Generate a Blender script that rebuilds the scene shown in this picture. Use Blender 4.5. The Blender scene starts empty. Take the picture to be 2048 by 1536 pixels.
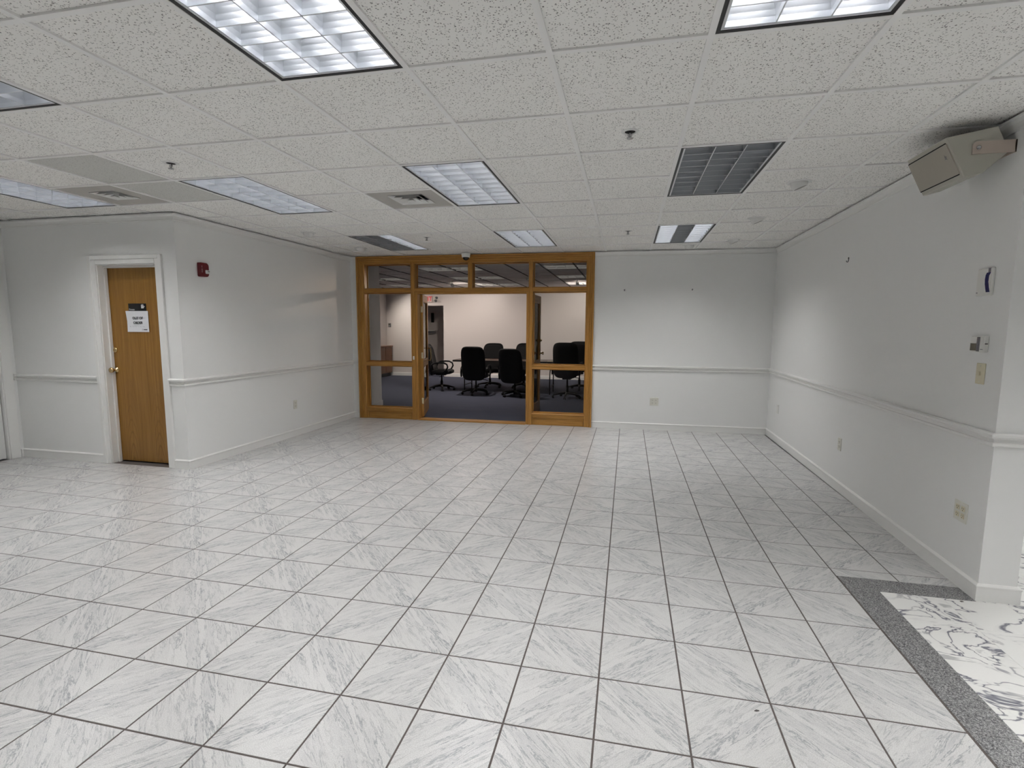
import bpy, bmesh, math, random
from mathutils import Vector, Matrix
random.seed(7)
sc = bpy.context.scene
COL = sc.collection
PI = math.pi

# ------------------------------------------------------------------ camera
F_PX, YAW, PITCH, ROLL, CAM_H, PPX, PPY = 1027.319, -0.2160, -0.1143, 0.0066, 1.4717, 1028.72, 772.71
def cam_axes():
    cy, sy, cp, sp, cr, sr = math.cos(YAW), math.sin(YAW), math.cos(PITCH), math.sin(PITCH), math.cos(ROLL), math.sin(ROLL)
    fwd = Vector((sy*cp, cy*cp, sp)); right = Vector((cy, -sy, 0)); up = right.cross(fwd)
    return right*cr + up*sr, up*cr - right*sr, fwd
CR, CU, CF = cam_axes()
CAM_POS = Vector((0, 0, CAM_H))
cam = bpy.data.cameras.new('camera')
cam.sensor_width = 36.0; cam.lens = F_PX/2048*36.0
cam.shift_x = -(PPX-1024)/2048; cam.shift_y = (PPY-768)/2048
cam.clip_start = 0.02; cam.clip_end = 80
cam_o = bpy.data.objects.new('camera', cam); COL.objects.link(cam_o)
M = Matrix((CR, CU, -CF)).transposed().to_4x4(); M.translation = CAM_POS
cam_o.matrix_world = M
sc.camera = cam_o

# ------------------------------------------------------------------ world, exposure
w = bpy.data.worlds.new('world'); sc.world = w; w.use_nodes = True
w.node_tree.nodes['Background'].inputs[0].default_value = (0.8, 0.9, 1, 1)
w.node_tree.nodes['Background'].inputs[1].default_value = 0.02
sc.view_settings.view_transform = 'Standard'; sc.view_settings.look = 'None'
sc.view_settings.gamma = 1.0; sc.view_settings.use_curve_mapping = False
sc.view_settings.exposure = 0.27
TUBE_W = 19.0           # watts of each lit fluorescent tube
LAMP_COL = (1.0, 0.985, 0.98)
sc.cycles.max_bounces = 7; sc.cycles.diffuse_bounces = 4; sc.cycles.glossy_bounces = 3
sc.cycles.use_adaptive_sampling = True; sc.cycles.adaptive_threshold = 0.08; sc.cycles.use_light_tree = False; sc.cycles.use_denoising = True
sc.cycles.transparent_max_bounces = 12; sc.cycles.caustics_reflective = False; sc.cycles.caustics_refractive = False

# ------------------------------------------------------------------ measured planes
H = 2.558              # ceiling of the hall
HC = 2.59              # ceiling of the meeting room
TB = 0.0255
def yB(x): return 7.6306 + TB*x
def xL(y): return -4.362 + 0.0142*(y-4)
def yD(x): return 4.3095 - 0.0018*x
def xR(y): return 1.924 + 0.0041*(y-5)
P_LD = (-4.3575, 4.3174); P_LB = (-4.312, 7.5206); P_RB = (1.935, 7.680)
P_RE = (1.9165, 3.16); P_E2 = (2.097, 3.16); P_DW = (-6.56, 4.3213)
def proj(p):
    d = Vector(p)-CAM_POS; z = d.dot(CF)
    if z < 0.05: return None
    return (PPX+F_PX*d.dot(CR)/z, PPY-F_PX*d.dot(CU)/z)
def in_frame(pts, m=0):
    q = [proj(p) for p in pts]
    q = [a for a in q if a]
    if not q: return 0
    x0, x1 = max(-m, min(a[0] for a in q)), min(2048+m, max(a[0] for a in q))
    y0, y1 = max(-m, min(a[1] for a in q)), min(1536+m, max(a[1] for a in q))
    return max(0, x1-x0)*max(0, y1-y0)

# ------------------------------------------------------------------ materials
MATS = {}
def new_mat(name):
    m = bpy.data.materials.new(name); m.use_nodes = True
    nt = m.node_tree; b = nt.nodes['Principled BSDF']
    MATS[name] = m
    return m, nt, b
def plain(name, col, rough=0.5, metal=0.0, spec=0.5, emit=None, estr=0, bump=0, bscale=200):
    m, nt, b = new_mat(name)
    b.inputs['Base Color'].default_value = (*col, 1); b.inputs['Roughness'].default_value = rough
    b.inputs['Metallic'].default_value = metal; b.inputs['Specular IOR Level'].default_value = spec
    if emit: b.inputs['Emission Color'].default_value = (*emit, 1); b.inputs['Emission Strength'].default_value = estr
    if bump:
        tc = nt.nodes.new('ShaderNodeTexCoord'); n = nt.nodes.new('ShaderNodeTexNoise'); n.inputs['Scale'].default_value = bscale; n.inputs['Detail'].default_value = 3
        bp = nt.nodes.new('ShaderNodeBump'); bp.inputs['Strength'].default_value = bump; bp.inputs['Distance'].default_value = 0.002
        nt.links.new(tc.outputs['Object'], n.inputs['Vector']); nt.links.new(n.outputs['Fac'], bp.inputs['Height']); nt.links.new(bp.outputs['Normal'], b.inputs['Normal'])
    return m
class NG:
    """small node helper"""
    def __init__(s, nt): s.nt = nt
    def n(s, t, **kw):
        x = s.nt.nodes.new(t)
        for k, v in kw.items():
            if k in x.inputs: x.inputs[k].default_value = v
            else: setattr(x, k, v)
        return x
    def l(s, a, b): s.nt.links.new(a, b)
    def math(s, op, a, b=None, clamp=False):
        x = s.nt.nodes.new('ShaderNodeMath'); x.operation = op; x.use_clamp = clamp
        for i, v in enumerate((a, b)):
            if v is None: continue
            if isinstance(v, (int, float)): x.inputs[i].default_value = v
            else: s.nt.links.new(v, x.inputs[i])
        return x.outputs[0]
    def ramp(s, fac, stops, interp='LINEAR'):
        r = s.nt.nodes.new('ShaderNodeValToRGB'); r.color_ramp.interpolation = interp
        e = r.color_ramp.elements
        while len(e) < len(stops): e.new(0.5)
        for i, (p, c) in enumerate(stops):
            e[i].position = p; e[i].color = (*c, 1) if len(c) == 3 else c
        s.nt.links.new(fac, r.inputs[0]); return r.outputs[0]
    def mix(s, fac, a, b):
        x = s.nt.nodes.new('ShaderNodeMix'); x.data_type = 'RGBA'
        for sock, v in ((x.inputs[0], fac), (x.inputs[6], a), (x.inputs[7], b)):
            if isinstance(v, (int, float)): sock.default_value = v
            elif isinstance(v, tuple): sock.default_value = (*v, 1)
            else: s.nt.links.new(v, sock)
        return x.outputs[2]
    def mapping(s, vec, scale=(1, 1, 1), rot=(0, 0, 0), loc=(0, 0, 0)):
        m = s.nt.nodes.new('ShaderNodeMapping'); m.inputs['Scale'].default_value = scale; m.inputs['Rotation'].default_value = rot; m.inputs['Location'].default_value = loc
        s.nt.links.new(vec, m.inputs['Vector']); return m.outputs[0]
    def bump(s, h, strength, dist=0.002):
        b = s.nt.nodes.new('ShaderNodeBump'); b.inputs['Strength'].default_value = strength; b.inputs['Distance'].default_value = dist
        s.nt.links.new(h, b.inputs['Height']); return b.outputs[0]

def mat_wall(name, col):
    m, nt, b = new_mat(name); g = NG(nt)
    tc = g.n('ShaderNodeTexCoord')
    n1 = g.n('ShaderNodeTexNoise', Scale=1.3, Detail=3.0); g.l(tc.outputs['Object'], n1.inputs['Vector'])
    c = g.mix(g.math('MULTIPLY', n1.outputs['Fac'], 0.6), tuple(x*1.02 for x in col), tuple(x*0.97 for x in col))
    g.l(c, b.inputs['Base Color']); b.inputs['Roughness'].default_value = 0.42; b.inputs['Specular IOR Level'].default_value = 0.35
    pass
mat_wall('wall_paint', (0.87, 0.875, 0.865))
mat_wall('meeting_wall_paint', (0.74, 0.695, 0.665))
plain('trim_paint', (0.87, 0.87, 0.85), 0.32)
plain('grout', (0.10, 0.085, 0.078), 0.85)
plain('slab', (0.35, 0.35, 0.35), 0.9)

def mat_floor_tile():
    m, nt, b = new_mat('ceramic_tile'); g = NG(nt)
    tc = g.n('ShaderNodeTexCoord'); oi = g.n('ShaderNodeObjectInfo')
    q_ = g.math('FLOOR', g.math('MULTIPLY', oi.outputs['Random'], 4.0))     # four tile prints
    off = g.n('ShaderNodeCombineXYZ'); g.l(g.math('MULTIPLY', q_, 7.3), off.inputs[0]); g.l(g.math('MULTIPLY', q_, 19.1), off.inputs[1])
    add = g.n('ShaderNodeVectorMath', operation='ADD'); g.l(off.outputs[0], add.inputs[1])
    # streaks run along the local diagonal
    d0 = g.mapping(tc.outputs['Object'], rot=(0, 0, -PI/4)); v = g.mapping(d0, scale=(1.0, 7.5, 1.0))
    g.l(v, add.inputs[0])
    n1 = g.n('ShaderNodeTexNoise', Scale=3.4, Detail=5.0, Roughness=0.70, Distortion=0.45); g.l(add.outputs[0], n1.inputs['Vector'])
    ridge = g.math('ABSOLUTE', g.math('SUBTRACT', n1.outputs['Fac'], 0.5))
    streak = g.ramp(ridge, [(0.0, (1, 1, 1)), (0.012, (0.6, 0.6, 0.6)), (0.030, (0.10, 0.10, 0.10)), (0.06, (0, 0, 0))])
    n2 = g.n('ShaderNodeTexNoise', Scale=3.2, Detail=3.0, Roughness=0.7)
    add2 = g.n('ShaderNodeVectorMath', operation='ADD'); g.l(g.mapping(v, scale=(1.0, 0.40, 1.0)), add2.inputs[0]); g.l(off.outputs[0], add2.inputs[1]); g.l(add2.outputs[0], n2.inputs['Vector'])
    # a wide darker band crosses the tile near its diagonal
    sd = g.n('ShaderNodeSeparateXYZ'); g.l(d0, sd.inputs[0])
    band = g.ramp(g.math('ABSOLUTE', g.math('ADD', sd.outputs[1], 0.012)), [(0.0, (0.20, 0.20, 0.20)), (0.05, (0.10, 0.10, 0.10)), (0.10, (0, 0, 0))])
    patch = g.ramp(g.math('ADD', n2.outputs['Fac'], band), [(0.42, (0.10, 0.10, 0.10)), (0.66, (1, 1, 1))])
    broad = g.ramp(n1.outputs['Fac'], [(0.52, (0, 0, 0)), (0.68, (1, 1, 1))])
    n3 = g.n('ShaderNodeTexNoise', Scale=300.0, Detail=0.0); g.l(tc.outputs['Object'], n3.inputs['Vector'])
    base = g.mix(n3.outputs['Fac'], (0.735, 0.735, 0.725), (0.46, 0.46, 0.455))
    c = g.mix(g.math('MULTIPLY', g.math('MULTIPLY', streak, patch), 0.85), base, (0.25, 0.262, 0.28))
    c = g.mix(g.math('MULTIPLY', g.math('MULTIPLY', broad, patch), 0.6), c, (0.36, 0.37, 0.39))
    g.l(c, b.inputs['Base Color'])
    b.inputs['Roughness'].default_value = 0.24; b.inputs['Specular IOR Level'].default_value = 0.5
    n4 = g.n('ShaderNodeTexNoise', Scale=190.0, Detail=1.0); g.l(tc.outputs['Object'], n4.inputs['Vector'])
    g.l(g.bump(n4.outputs['Fac'], 0.22, 0.002), b.inputs['Normal'])
mat_floor_tile()

def mat_marble():
    m, nt, b = new_mat('marble'); g = NG(nt)
    tc = g.n('ShaderNodeTexCoord'); oi = g.n('ShaderNodeObjectInfo')
    off = g.n('ShaderNodeCombineXYZ'); g.l(g.math('MULTIPLY', oi.outputs['Random'], 13.0), off.inputs[0]); g.l(g.math('MULTIPLY', oi.outputs['Random'], 29.0), off.inputs[1])
    add = g.n('ShaderNodeVectorMath', operation='ADD'); g.l(tc.outputs['Object'], add.inputs[0]); g.l(off.outputs[0], add.inputs[1])
    v = g.mapping(add.outputs[0], scale=(1.0, 1.7, 1.0), rot=(0, 0, 0.25))
    n1 = g.n('ShaderNodeTexNoise', Scale=2.6, Detail=4.0, Roughness=0.52, Distortion=1.5); g.l(v, n1.inputs['Vector'])
    ridge = g.math('ABSOLUTE', g.math('SUBTRACT', n1.outputs['Fac'], 0.5))
    vein = g.ramp(ridge, [(0.0, (1, 1, 1)), (0.012, (0.75, 0.75, 0.75)), (0.024, (0.1, 0.1, 0.1)), (0.06, (0, 0, 0))])
    n2 = g.n('ShaderNodeTexNoise', Scale=2.6, Detail=2.0); g.l(add.outputs[0], n2.inputs['Vector'])
    patch = g.ramp(n2.outputs['Fac'], [(0.36, (0.15, 0.15, 0.15)), (0.5, (1, 1, 1))])
    blot = g.ramp(n1.outputs['Fac'], [(0.62, (0, 0, 0)), (0.68, (1, 1, 1))])
    c = g.mix(g.math('MULTIPLY', vein, patch), (0.80, 0.80, 0.78), (0.14, 0.14, 0.18))
    c = g.mix(g.math('MULTIPLY', g.math('MULTIPLY', blot, patch), 0.6), c, (0.28, 0.28, 0.30))
    g.l(c, b.inputs['Base Color']); b.inputs['Roughness'].default_value = 0.12
mat_marble()

def mat_granite():
    m, nt, b = new_mat('granite'); g = NG(nt)
    tc = g.n('ShaderNodeTexCoord')
    v = g.n('ShaderNodeTexVoronoi', Scale=260.0); g.l(tc.outputs['Object'], v.inputs['Vector'])
    sp = g.n('ShaderNodeSeparateColor'); g.l(v.outputs['Color'], sp.inputs[0])
    c = g.ramp(sp.outputs[0], [(0.0, (0.06, 0.06, 0.065)), (0.3, (0.15, 0.15, 0.155)), (0.7, (0.24, 0.24, 0.24)), (1.0, (0.40, 0.40, 0.40))])
    g.l(c, b.inputs['Base Color']); b.inputs['Roughness'].default_value = 0.2
mat_granite()

def mat_ceiling(name, col, pit):
    m, nt, b = new_mat(name); g = NG(nt)
    tc = g.n('ShaderNodeTexCoord'); oi = g.n('ShaderNodeObjectInfo')
    off = g.n('ShaderNodeCombineXYZ'); g.l(g.math('MULTIPLY', oi.outputs['Random'], 23.0), off.inputs[0]); g.l(g.math('MULTIPLY', oi.outputs['Random'], 71.0), off.inputs[1])
    add = g.n('ShaderNodeVectorMath', operation='ADD'); g.l(tc.outputs['Object'], add.inputs[0]); g.l(off.outputs[0], add.inputs[1])
    nd = g.n('ShaderNodeTexNoise', Scale=55.0, Detail=2.0); g.l(add.outputs[0], nd.inputs['Vector'])
    dv = g.n('ShaderNodeVectorMath', operation='MULTIPLY_ADD'); g.l(nd.outputs['Color'], dv.inputs[0]); dv.inputs[1].default_value = (0.016, 0.016, 0); g.l(add.outputs[0], dv.inputs[2])
    v = g.n('ShaderNodeTexVoronoi', Scale=110.0); g.l(dv.outputs[0], v.inputs['Vector'])
    sp = g.n('ShaderNodeSeparateColor'); g.l(v.outputs['Color'], sp.inputs[0])
    rad = g.math('ADD', g.math('MULTIPLY', sp.outputs[0], 0.24), 0.17)
    pitm = g.math('MULTIPLY', g.math('SUBTRACT', rad, v.outputs['Distance']), 14.0, clamp=True)
    deep = g.math('ADD', g.math('MULTIPLY', sp.outputs[1], 0.6), 0.4)
    c = g.mix(g.math('MULTIPLY', g.math('MULTIPLY', pitm, deep), pit), col, (0.09, 0.085, 0.078))
    g.l(c, b.inputs['Base Color']); b.inputs['Roughness'].default_value = 0.9; b.inputs['Specular IOR Level'].default_value = 0.1
mat_ceiling('ceiling_tile', (0.94, 0.93, 0.90), 0.95)
mat_ceiling('ceiling_tile_grey', (0.66, 0.66, 0.63), 0.5)
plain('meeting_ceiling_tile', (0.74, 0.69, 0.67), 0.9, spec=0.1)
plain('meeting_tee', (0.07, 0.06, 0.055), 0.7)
plain('tee', (0.92, 0.915, 0.90), 0.5)
plain('vent_panel', (0.50, 0.485, 0.455), 0.6)
plain('vent_white', (0.80, 0.80, 0.78), 0.5)
plain('black_void', (0.012, 0.012, 0.012), 0.9)
plain('black_metal', (0.01, 0.01, 0.012), 0.45)
plain('louver', (0.56, 0.58, 0.61), 0.30, metal=1.0)
plain('louver_edge_lit', (0.74, 0.76, 0.77), 0.4)  # paler bottom edges of the louvers: light from the floor painted into the colour
plain('housing', (0.30, 0.31, 0.33), 0.6)
plain('tube_off', (0.75, 0.76, 0.78), 0.3)
plain('tube_lit', (0.9, 0.92, 0.95), 0.3, emit=(0.86, 0.94, 1.0), estr=3.0)
plain('chrome', (0.45, 0.45, 0.46), 0.2, metal=1.0)
plain('brass', (0.62, 0.46, 0.22), 0.22, metal=1.0)
plain('brass_bright', (0.85, 0.75, 0.5), 0.25, metal=1.0)
plain('plastic_white', (0.80, 0.80, 0.77), 0.35)
plain('plastic_cream', (0.72, 0.67, 0.50), 0.4)
plain('plastic_ivory', (0.74, 0.73, 0.66), 0.4)
plain('plastic_grey', (0.22, 0.22, 0.23), 0.45)
plain('slot_dark', (0.06, 0.055, 0.05), 0.6)
plain('lcd', (0.10, 0.09, 0.06), 0.25)
plain('navy_gloss', (0.004, 0.008, 0.10), 0.08)
plain('smoke_plastic', (0.16, 0.15, 0.18), 0.2)
plain('speaker_paint', (0.47, 0.46, 0.40), 0.55, bump=0.1, bscale=400)
plain('speaker_grille', (0.42, 0.39, 0.33), 0.6, bump=0.3, bscale=900)
plain('speaker_bracket', (0.52, 0.44, 0.38), 0.45)
plain('red_plastic', (0.13, 0.004, 0.008), 0.4)
plain('strobe_lens', (0.80, 0.80, 0.80), 0.15)
plain('paper', (0.86, 0.87, 0.90), 0.8)
plain('ink', (0.02, 0.02, 0.025), 0.8)
plain('ink_pale', (0.45, 0.46, 0.5), 0.8)
plain('sign_black', (0.008, 0.008, 0.010), 0.4)
plain('sign_white', (0.75, 0.75, 0.75), 0.5)
plain('exit_red', (0.35, 0.01, 0.015), 0.4, emit=(1.0, 0.05, 0.06), estr=0.35)
plain('exit_face', (0.70, 0.55, 0.52), 0.4)
plain('dome_black', (0.004, 0.004, 0.005), 0.08)
plain('leather', (0.012, 0.012, 0.013), 0.55, spec=0.25)
plain('chair_plastic', (0.010, 0.010, 0.011), 0.5, spec=0.3)
plain('table_edge', (0.012, 0.011, 0.011), 0.4)
plain('rubber', (0.02, 0.02, 0.02), 0.7)
plain('door_white', (0.78, 0.79, 0.78), 0.38)
plain('debris', (0.09, 0.085, 0.08), 0.8)
plain('dark_wall', (0.13, 0.12, 0.125), 0.8)
plain('picture_dark', (0.015, 0.012, 0.012), 0.4)
plain('eyeball_inner', (0.30, 0.295, 0.27), 0.5)

def mat_glass():
    m, nt, b = new_mat('glass'); g = NG(nt)
    nt.nodes.remove(b)
    out = nt.nodes['Material Output']
    tr = g.n('ShaderNodeBsdfTransparent'); tr.inputs[0].default_value = (0.93, 0.94, 0.935, 1)
    gl = g.n('ShaderNodeBsdfGlossy'); gl.inputs['Roughness'].default_value = 0.02
    fr = g.n('ShaderNodeFresnel'); fr.inputs[0].default_value = 1.22
    mx = g.n('ShaderNodeMixShader'); g.l(fr.outputs[0], mx.inputs[0]); g.l(tr.outputs[0], mx.inputs[1]); g.l(gl.outputs[0], mx.inputs[2]); g.l(mx.outputs[0], out.inputs[0])
mat_glass()

def mat_wood(name, light, dark, scale, rough=0.35, cathedral=False):
    m, nt, b = new_mat(name); g = NG(nt)
    tc = g.n('ShaderNodeTexCoord'); oi = g.n('ShaderNodeObjectInfo')
    off = g.n('ShaderNodeCombineXYZ'); g.l(g.math('MULTIPLY', oi.outputs['Random'], 11.0), off.inputs[0]); g.l(g.math('MULTIPLY', oi.outputs['Random'], 17.0), off.inputs[2])
    add = g.n('ShaderNodeVectorMath', operation='ADD'); g.l(tc.outputs['Object'], add.inputs[0]); g.l(off.outputs[0], add.inputs[1])
    v = g.mapping(add.outputs[0], scale=scale)
    n1 = g.n('ShaderNodeTexNoise', Scale=1.0, Detail=6.0, Roughness=0.6, Distortion=0.4); g.l(v, n1.inputs['Vector'])
    f = g.ramp(n1.outputs['Fac'], [(0.33, (0, 0, 0)), (0.68, (1, 1, 1))])
    c = g.mix(f, dark, light)
    if cathedral:
        sx_ = g.n('ShaderNodeSeparateXYZ'); g.l(tc.outputs['Object'], sx_.inputs[0])
        ppg = g.math('PINGPONG', g.math('ADD', sx_.outputs[0], 0.19), 0.175)
        cmb = g.n('ShaderNodeCombineXYZ'); g.l(g.math('MULTIPLY', ppg, 11.0), cmb.inputs[0]); g.l(g.math('ADD', g.math('MULTIPLY', sx_.outputs[2], 1.3), 0.5), cmb.inputs[2])
        wv = g.n('ShaderNodeTexWave', Scale=1.7, Distortion=2.2, Detail=2.0, wave_type='RINGS', rings_direction='SPHERICAL'); wv.inputs['Detail Scale'].default_value = 1.2
        g.l(cmb.outputs[0], wv.inputs['Vector'])
        f2 = g.ramp(wv.outputs['Fac'], [(0.0, (1, 1, 1)), (0.14, (0.25, 0.25, 0.25)), (0.35, (0, 0, 0))])
        f2 = g.math('MULTIPLY', f2, g.ramp(sx_.outputs[2], [(0.15, (1, 1, 1)), (0.85, (0.12, 0.12, 0.12))]))
        c = g.mix(g.math('MULTIPLY', f2, 0.55), c, tuple(x*0.62 for x in dark))
    g.l(c, b.inputs['Base Color']); b.inputs['Roughness'].default_value = rough
OAK_L, OAK_D = (0.57, 0.295, 0.070), (0.36, 0.162, 0.030)
mat_wood('oak_upright', OAK_L, OAK_D, (70, 70, 3.0))
mat_wood('oak_cross', OAK_L, OAK_D, (3.0, 70, 70))
mat_wood('oak_door', (0.38, 0.195, 0.040), (0.265, 0.122, 0.021), (38, 38, 1.4), 0.36, cathedral=True)
mat_wood('table_wood', (0.11, 0.062, 0.04), (0.06, 0.032, 0.02), (2.0, 30, 30), 0.3)
mat_wood('cabinet_wood', (0.28, 0.125, 0.06), (0.16, 0.066, 0.03), (40, 40, 2.0), 0.4)
def mat_carpet():
    m, nt, b = new_mat('carpet'); g = NG(nt)
    tc = g.n('ShaderNodeTexCoord')
    n1 = g.n('ShaderNodeTexNoise', Scale=2.2, Detail=5.0, Roughness=0.65); g.l(g.mapping(tc.outputs['Object'], scale=(1, 2.2, 1)), n1.inputs['Vector'])
    n2 = g.n('ShaderNodeTexNoise', Scale=350.0, Detail=2.0); g.l(tc.outputs['Object'], n2.inputs['Vector'])
    c = g.mix(n1.outputs['Fac'], (0.078, 0.088, 0.125), (0.118, 0.130, 0.170))
    c = g.mix(g.math('MULTIPLY', n2.outputs['Fac'], 0.5), c, (0.05, 0.05, 0.075))
    g.l(c, b.inputs['Base Color']); b.inputs['Roughness'].default_value = 0.95; b.inputs['Specular IOR Level'].default_value = 0.1
    g.l(g.bump(n2.outputs['Fac'], 0.6, 0.004), b.inputs['Normal'])
mat_carpet()

# ------------------------------------------------------------------ mesh helpers
def mesh_obj(name, verts, faces, mat, parent=None, smooth=False):
    me = bpy.data.meshes.new(name); me.from_pydata([tuple(v) for v in verts], [], faces); me.update()
    return link(name, me, mat, parent, smooth)
def link(name, me, mat, parent=None, smooth=False):
    if mat and not me.materials: me.materials.append(MATS[mat])
    if smooth:
        for p in me.polygons: p.use_smooth = True
    o = bpy.data.objects.new(name, me); COL.objects.link(o)
    if parent: o.parent = parent
    return o
def share(name, me, parent=None, loc=(0, 0, 0), rz=0):
    o = bpy.data.objects.new(name, me); COL.objects.link(o); o.location = loc; o.rotation_euler = (0, 0, rz)
    if parent: o.parent = parent
    return o
def tag(o, label, cat, group=None, kind=None):
    o['label'] = label
    if cat: o['category'] = cat
    if group: o['group'] = group
    if kind: o['kind'] = kind
    return o
def empty(name, loc=(0, 0, 0), rz=0, label=None, cat=None, group=None, kind=None):
    o = bpy.data.objects.new(name, None); COL.objects.link(o); o.location = loc; o.rotation_euler = (0, 0, rz); o.empty_display_size = 0.1
    if label: tag(o, label, cat, group, kind)
    return o
class MB:
    """collects shapes that become ONE mesh"""
    def __init__(s): s.v = []; s.f = []
    def add(s, v, f):
        k = len(s.v); s.v += [tuple(a) for a in v]; s.f += [tuple(i+k for i in q) for q in f]; return s
    def box(s, x0, x1, y0, y1, z0, z1, bev=0.0):
        if bev <= 0:
            v = [(x, y, z) for x in (x0, x1) for y in (y0, y1) for z in (z0, z1)]
            return s.add(v, [(0, 1, 3, 2), (4, 6, 7, 5), (0, 4, 5, 1), (2, 3, 7, 6), (0, 2, 6, 4), (1, 5, 7, 3)])
        bm = bmesh.new(); bmesh.ops.create_cube(bm, size=1)
        for q in bm.verts: q.co = Vector(((x0+x1)/2+q.co.x*(x1-x0), (y0+y1)/2+q.co.y*(y1-y0), (z0+z1)/2+q.co.z*(z1-z0)))
        bmesh.ops.bevel(bm, geom=bm.edges[:], offset=bev, segments=1, affect='EDGES', profile=0.5)
        bm.verts.index_update(); v = [tuple(q.co) for q in bm.verts]; f = [tuple(q.index for q in p.verts) for p in bm.faces]; bm.free()
        return s.add(v, f)
    def prism(s, poly, z0, z1):
        n = len(poly); v = [(x, y, z0) for x, y in poly]+[(x, y, z1) for x, y in poly]
        return s.add(v, [tuple(range(n-1, -1, -1)), tuple(range(n, 2*n))]+[(i, (i+1) % n, n+(i+1) % n, n+i) for i in range(n)])
    def tile(s, poly, z0, z1, inset):
        """prism whose top edge is chamfered (z1 is the face side)"""
        n = len(poly); cx = sum(p[0] for p in poly)/n; cy = sum(p[1] for p in poly)/n
        d = max(max(abs(p[0]-cx), abs(p[1]-cy)) for p in poly) or 1
        k = max(0.5, 1-inset/d); zm = z1-(inset if z1 > z0 else -inset)
        v = [(x, y, z0) for x, y in poly]+[(x, y, zm) for x, y in poly]+[(cx+(x-cx)*k, cy+(y-cy)*k, z1) for x, y in poly]
        f = [tuple(range(2*n, 3*n))]+[(i, (i+1) % n, n+(i+1) % n, n+i) for i in range(n)]+[(n+i, n+(i+1) % n, 2*n+(i+1) % n, 2*n+i) for i in range(n)]
        if z1 < z0: f = [q[::-1] for q in f]
        return s.add(v, f)
    def cyl(s, p0, p1, r0, r1=None, n=16, cap=True):
        r1 = r0 if r1 is None else r1; p0 = Vector(p0); p1 = Vector(p1); a = (p1-p0).normalized()
        u = a.orthogonal().normalized(); w_ = a.cross(u)
        v = [p0+(u*math.cos(t)+w_*math.sin(t))*r0 for t in [2*PI*i/n for i in range(n)]]+[p1+(u*math.cos(t)+w_*math.sin(t))*r1 for t in [2*PI*i/n for i in range(n)]]
        f = [(i, (i+1) % n, n+(i+1) % n, n+i) for i in range(n)]
        if cap: f += [tuple(range(n-1, -1, -1)), tuple(range(n, 2*n))]
        return s.add(v, f)
    def lathe(s, prof, n=24, org=(0, 0, 0), axis='z'):
        v = []; m = len(prof)
        for i in range(n):
            t = 2*PI*i/n
            for r, h in prof:
                p = (r*math.cos(t), r*math.sin(t), h)
                if axis == 'y': p = (p[0], p[2], -p[1])
                if axis == 'x': p = (p[2], p[1], -p[0])
                v.append((org[0]+p[0], org[1]+p[1], org[2]+p[2]))
        f = [(i*m+j, ((i+1) % n)*m+j, ((i+1) % n)*m+j+1, i*m+j+1) for i in range(n) for j in range(m-1)]
        return s.add(v, f)
    def tube(s, pts, r, n=10, closed=False):
        pts = [Vector(p) for p in pts]; m = len(pts); rings = []
        for i, p in enumerate(pts):
            a = pts[(i+1) % m] if (closed or i < m-1) else p; b_ = pts[i-1] if (closed or i > 0) else p
            t = (a-b_).normalized(); ref = Vector((1, 0, 0)) if abs(t.x) < 0.9 else Vector((0, 1, 0))
            u = t.cross(ref).normalized(); w_ = t.cross(u)
            rr = r[i] if isinstance(r, (list, tuple)) else r
            rings.append([p+(u*math.cos(2*PI*j/n)+w_*math.sin(2*PI*j/n))*rr for j in range(n)])
        v = [q for k in rings for q in k]; f = []
        for i in range(m if closed else m-1):
            i2 = (i+1) % m
            f += [(i*n+j, i*n+(j+1) % n, i2*n+(j+1) % n, i2*n+j) for j in range(n)]
        if not closed: f += [tuple(range(n-1, -1, -1)), tuple((m-1)*n+j for j in range(n))]
        return s.add(v, f)
    def ellip(s, a, b, c, e1, e2, nu=16, nv=28, fn=None):
        def sp(x, e): return math.copysign(abs(x)**e, x)
        v = []
        for i in range(nu+1):
            u = -PI/2+PI*i/nu
            for j in range(nv):
                t = -PI+2*PI*j/nv
                p = (a*sp(math.cos(u), e1)*sp(math.cos(t), e2), b*sp(math.cos(u), e1)*sp(math.sin(t), e2), c*sp(math.sin(u), e1))
                v.append(fn(p) if fn else p)
        f = [(i*nv+j, i*nv+(j+1) % nv, (i+1)*nv+(j+1) % nv, (i+1)*nv+j) for i in range(nu) for j in range(nv)]
        return s.add(v, f)
    def mesh(s, name, mat):
        me = bpy.data.meshes.new(name); me.from_pydata(s.v, [], s.f)
        bm = bmesh.new(); bm.from_mesh(me); bmesh.ops.remove_doubles(bm, verts=bm.verts, dist=1e-6); bmesh.ops.recalc_face_normals(bm, faces=bm.faces); bm.to_mesh(me); bm.free()
        me.materials.append(MATS[mat]); me.update(); return me
    def build(s, name, mat, parent=None, smooth=False):
        return link(name, s.mesh(name, mat), None, parent, smooth)
def clip_half(poly, a, b, c):
    """keep a*x+b*y<=c"""
    out = []
    for i in range(len(poly)):
        p, q = poly[i], poly[(i+1) % len(poly)]
        dp, dq = a*p[0]+b*p[1]-c, a*q[0]+b*q[1]-c
        if dp <= 0: out.append(p)
        if (dp < 0 < dq) or (dq < 0 < dp):
            t = dp/(dp-dq); out.append((p[0]+(q[0]-p[0])*t, p[1]+(q[1]-p[1])*t))
    return out
def clip(poly, planes):
    for a, b, c in planes:
        poly = clip_half(poly, a, b, c)
        if len(poly) < 3: return []
    ar = abs(sum(poly[i][0]*poly[(i+1) % len(poly)][1]-poly[(i+1) % len(poly)][0]*poly[i][1] for i in range(len(poly))))/2
    return poly if ar > 2e-4 else []
def struct(o, label=None):
    o['kind'] = 'structure'
    if label: o['label'] = label
    return o
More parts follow.
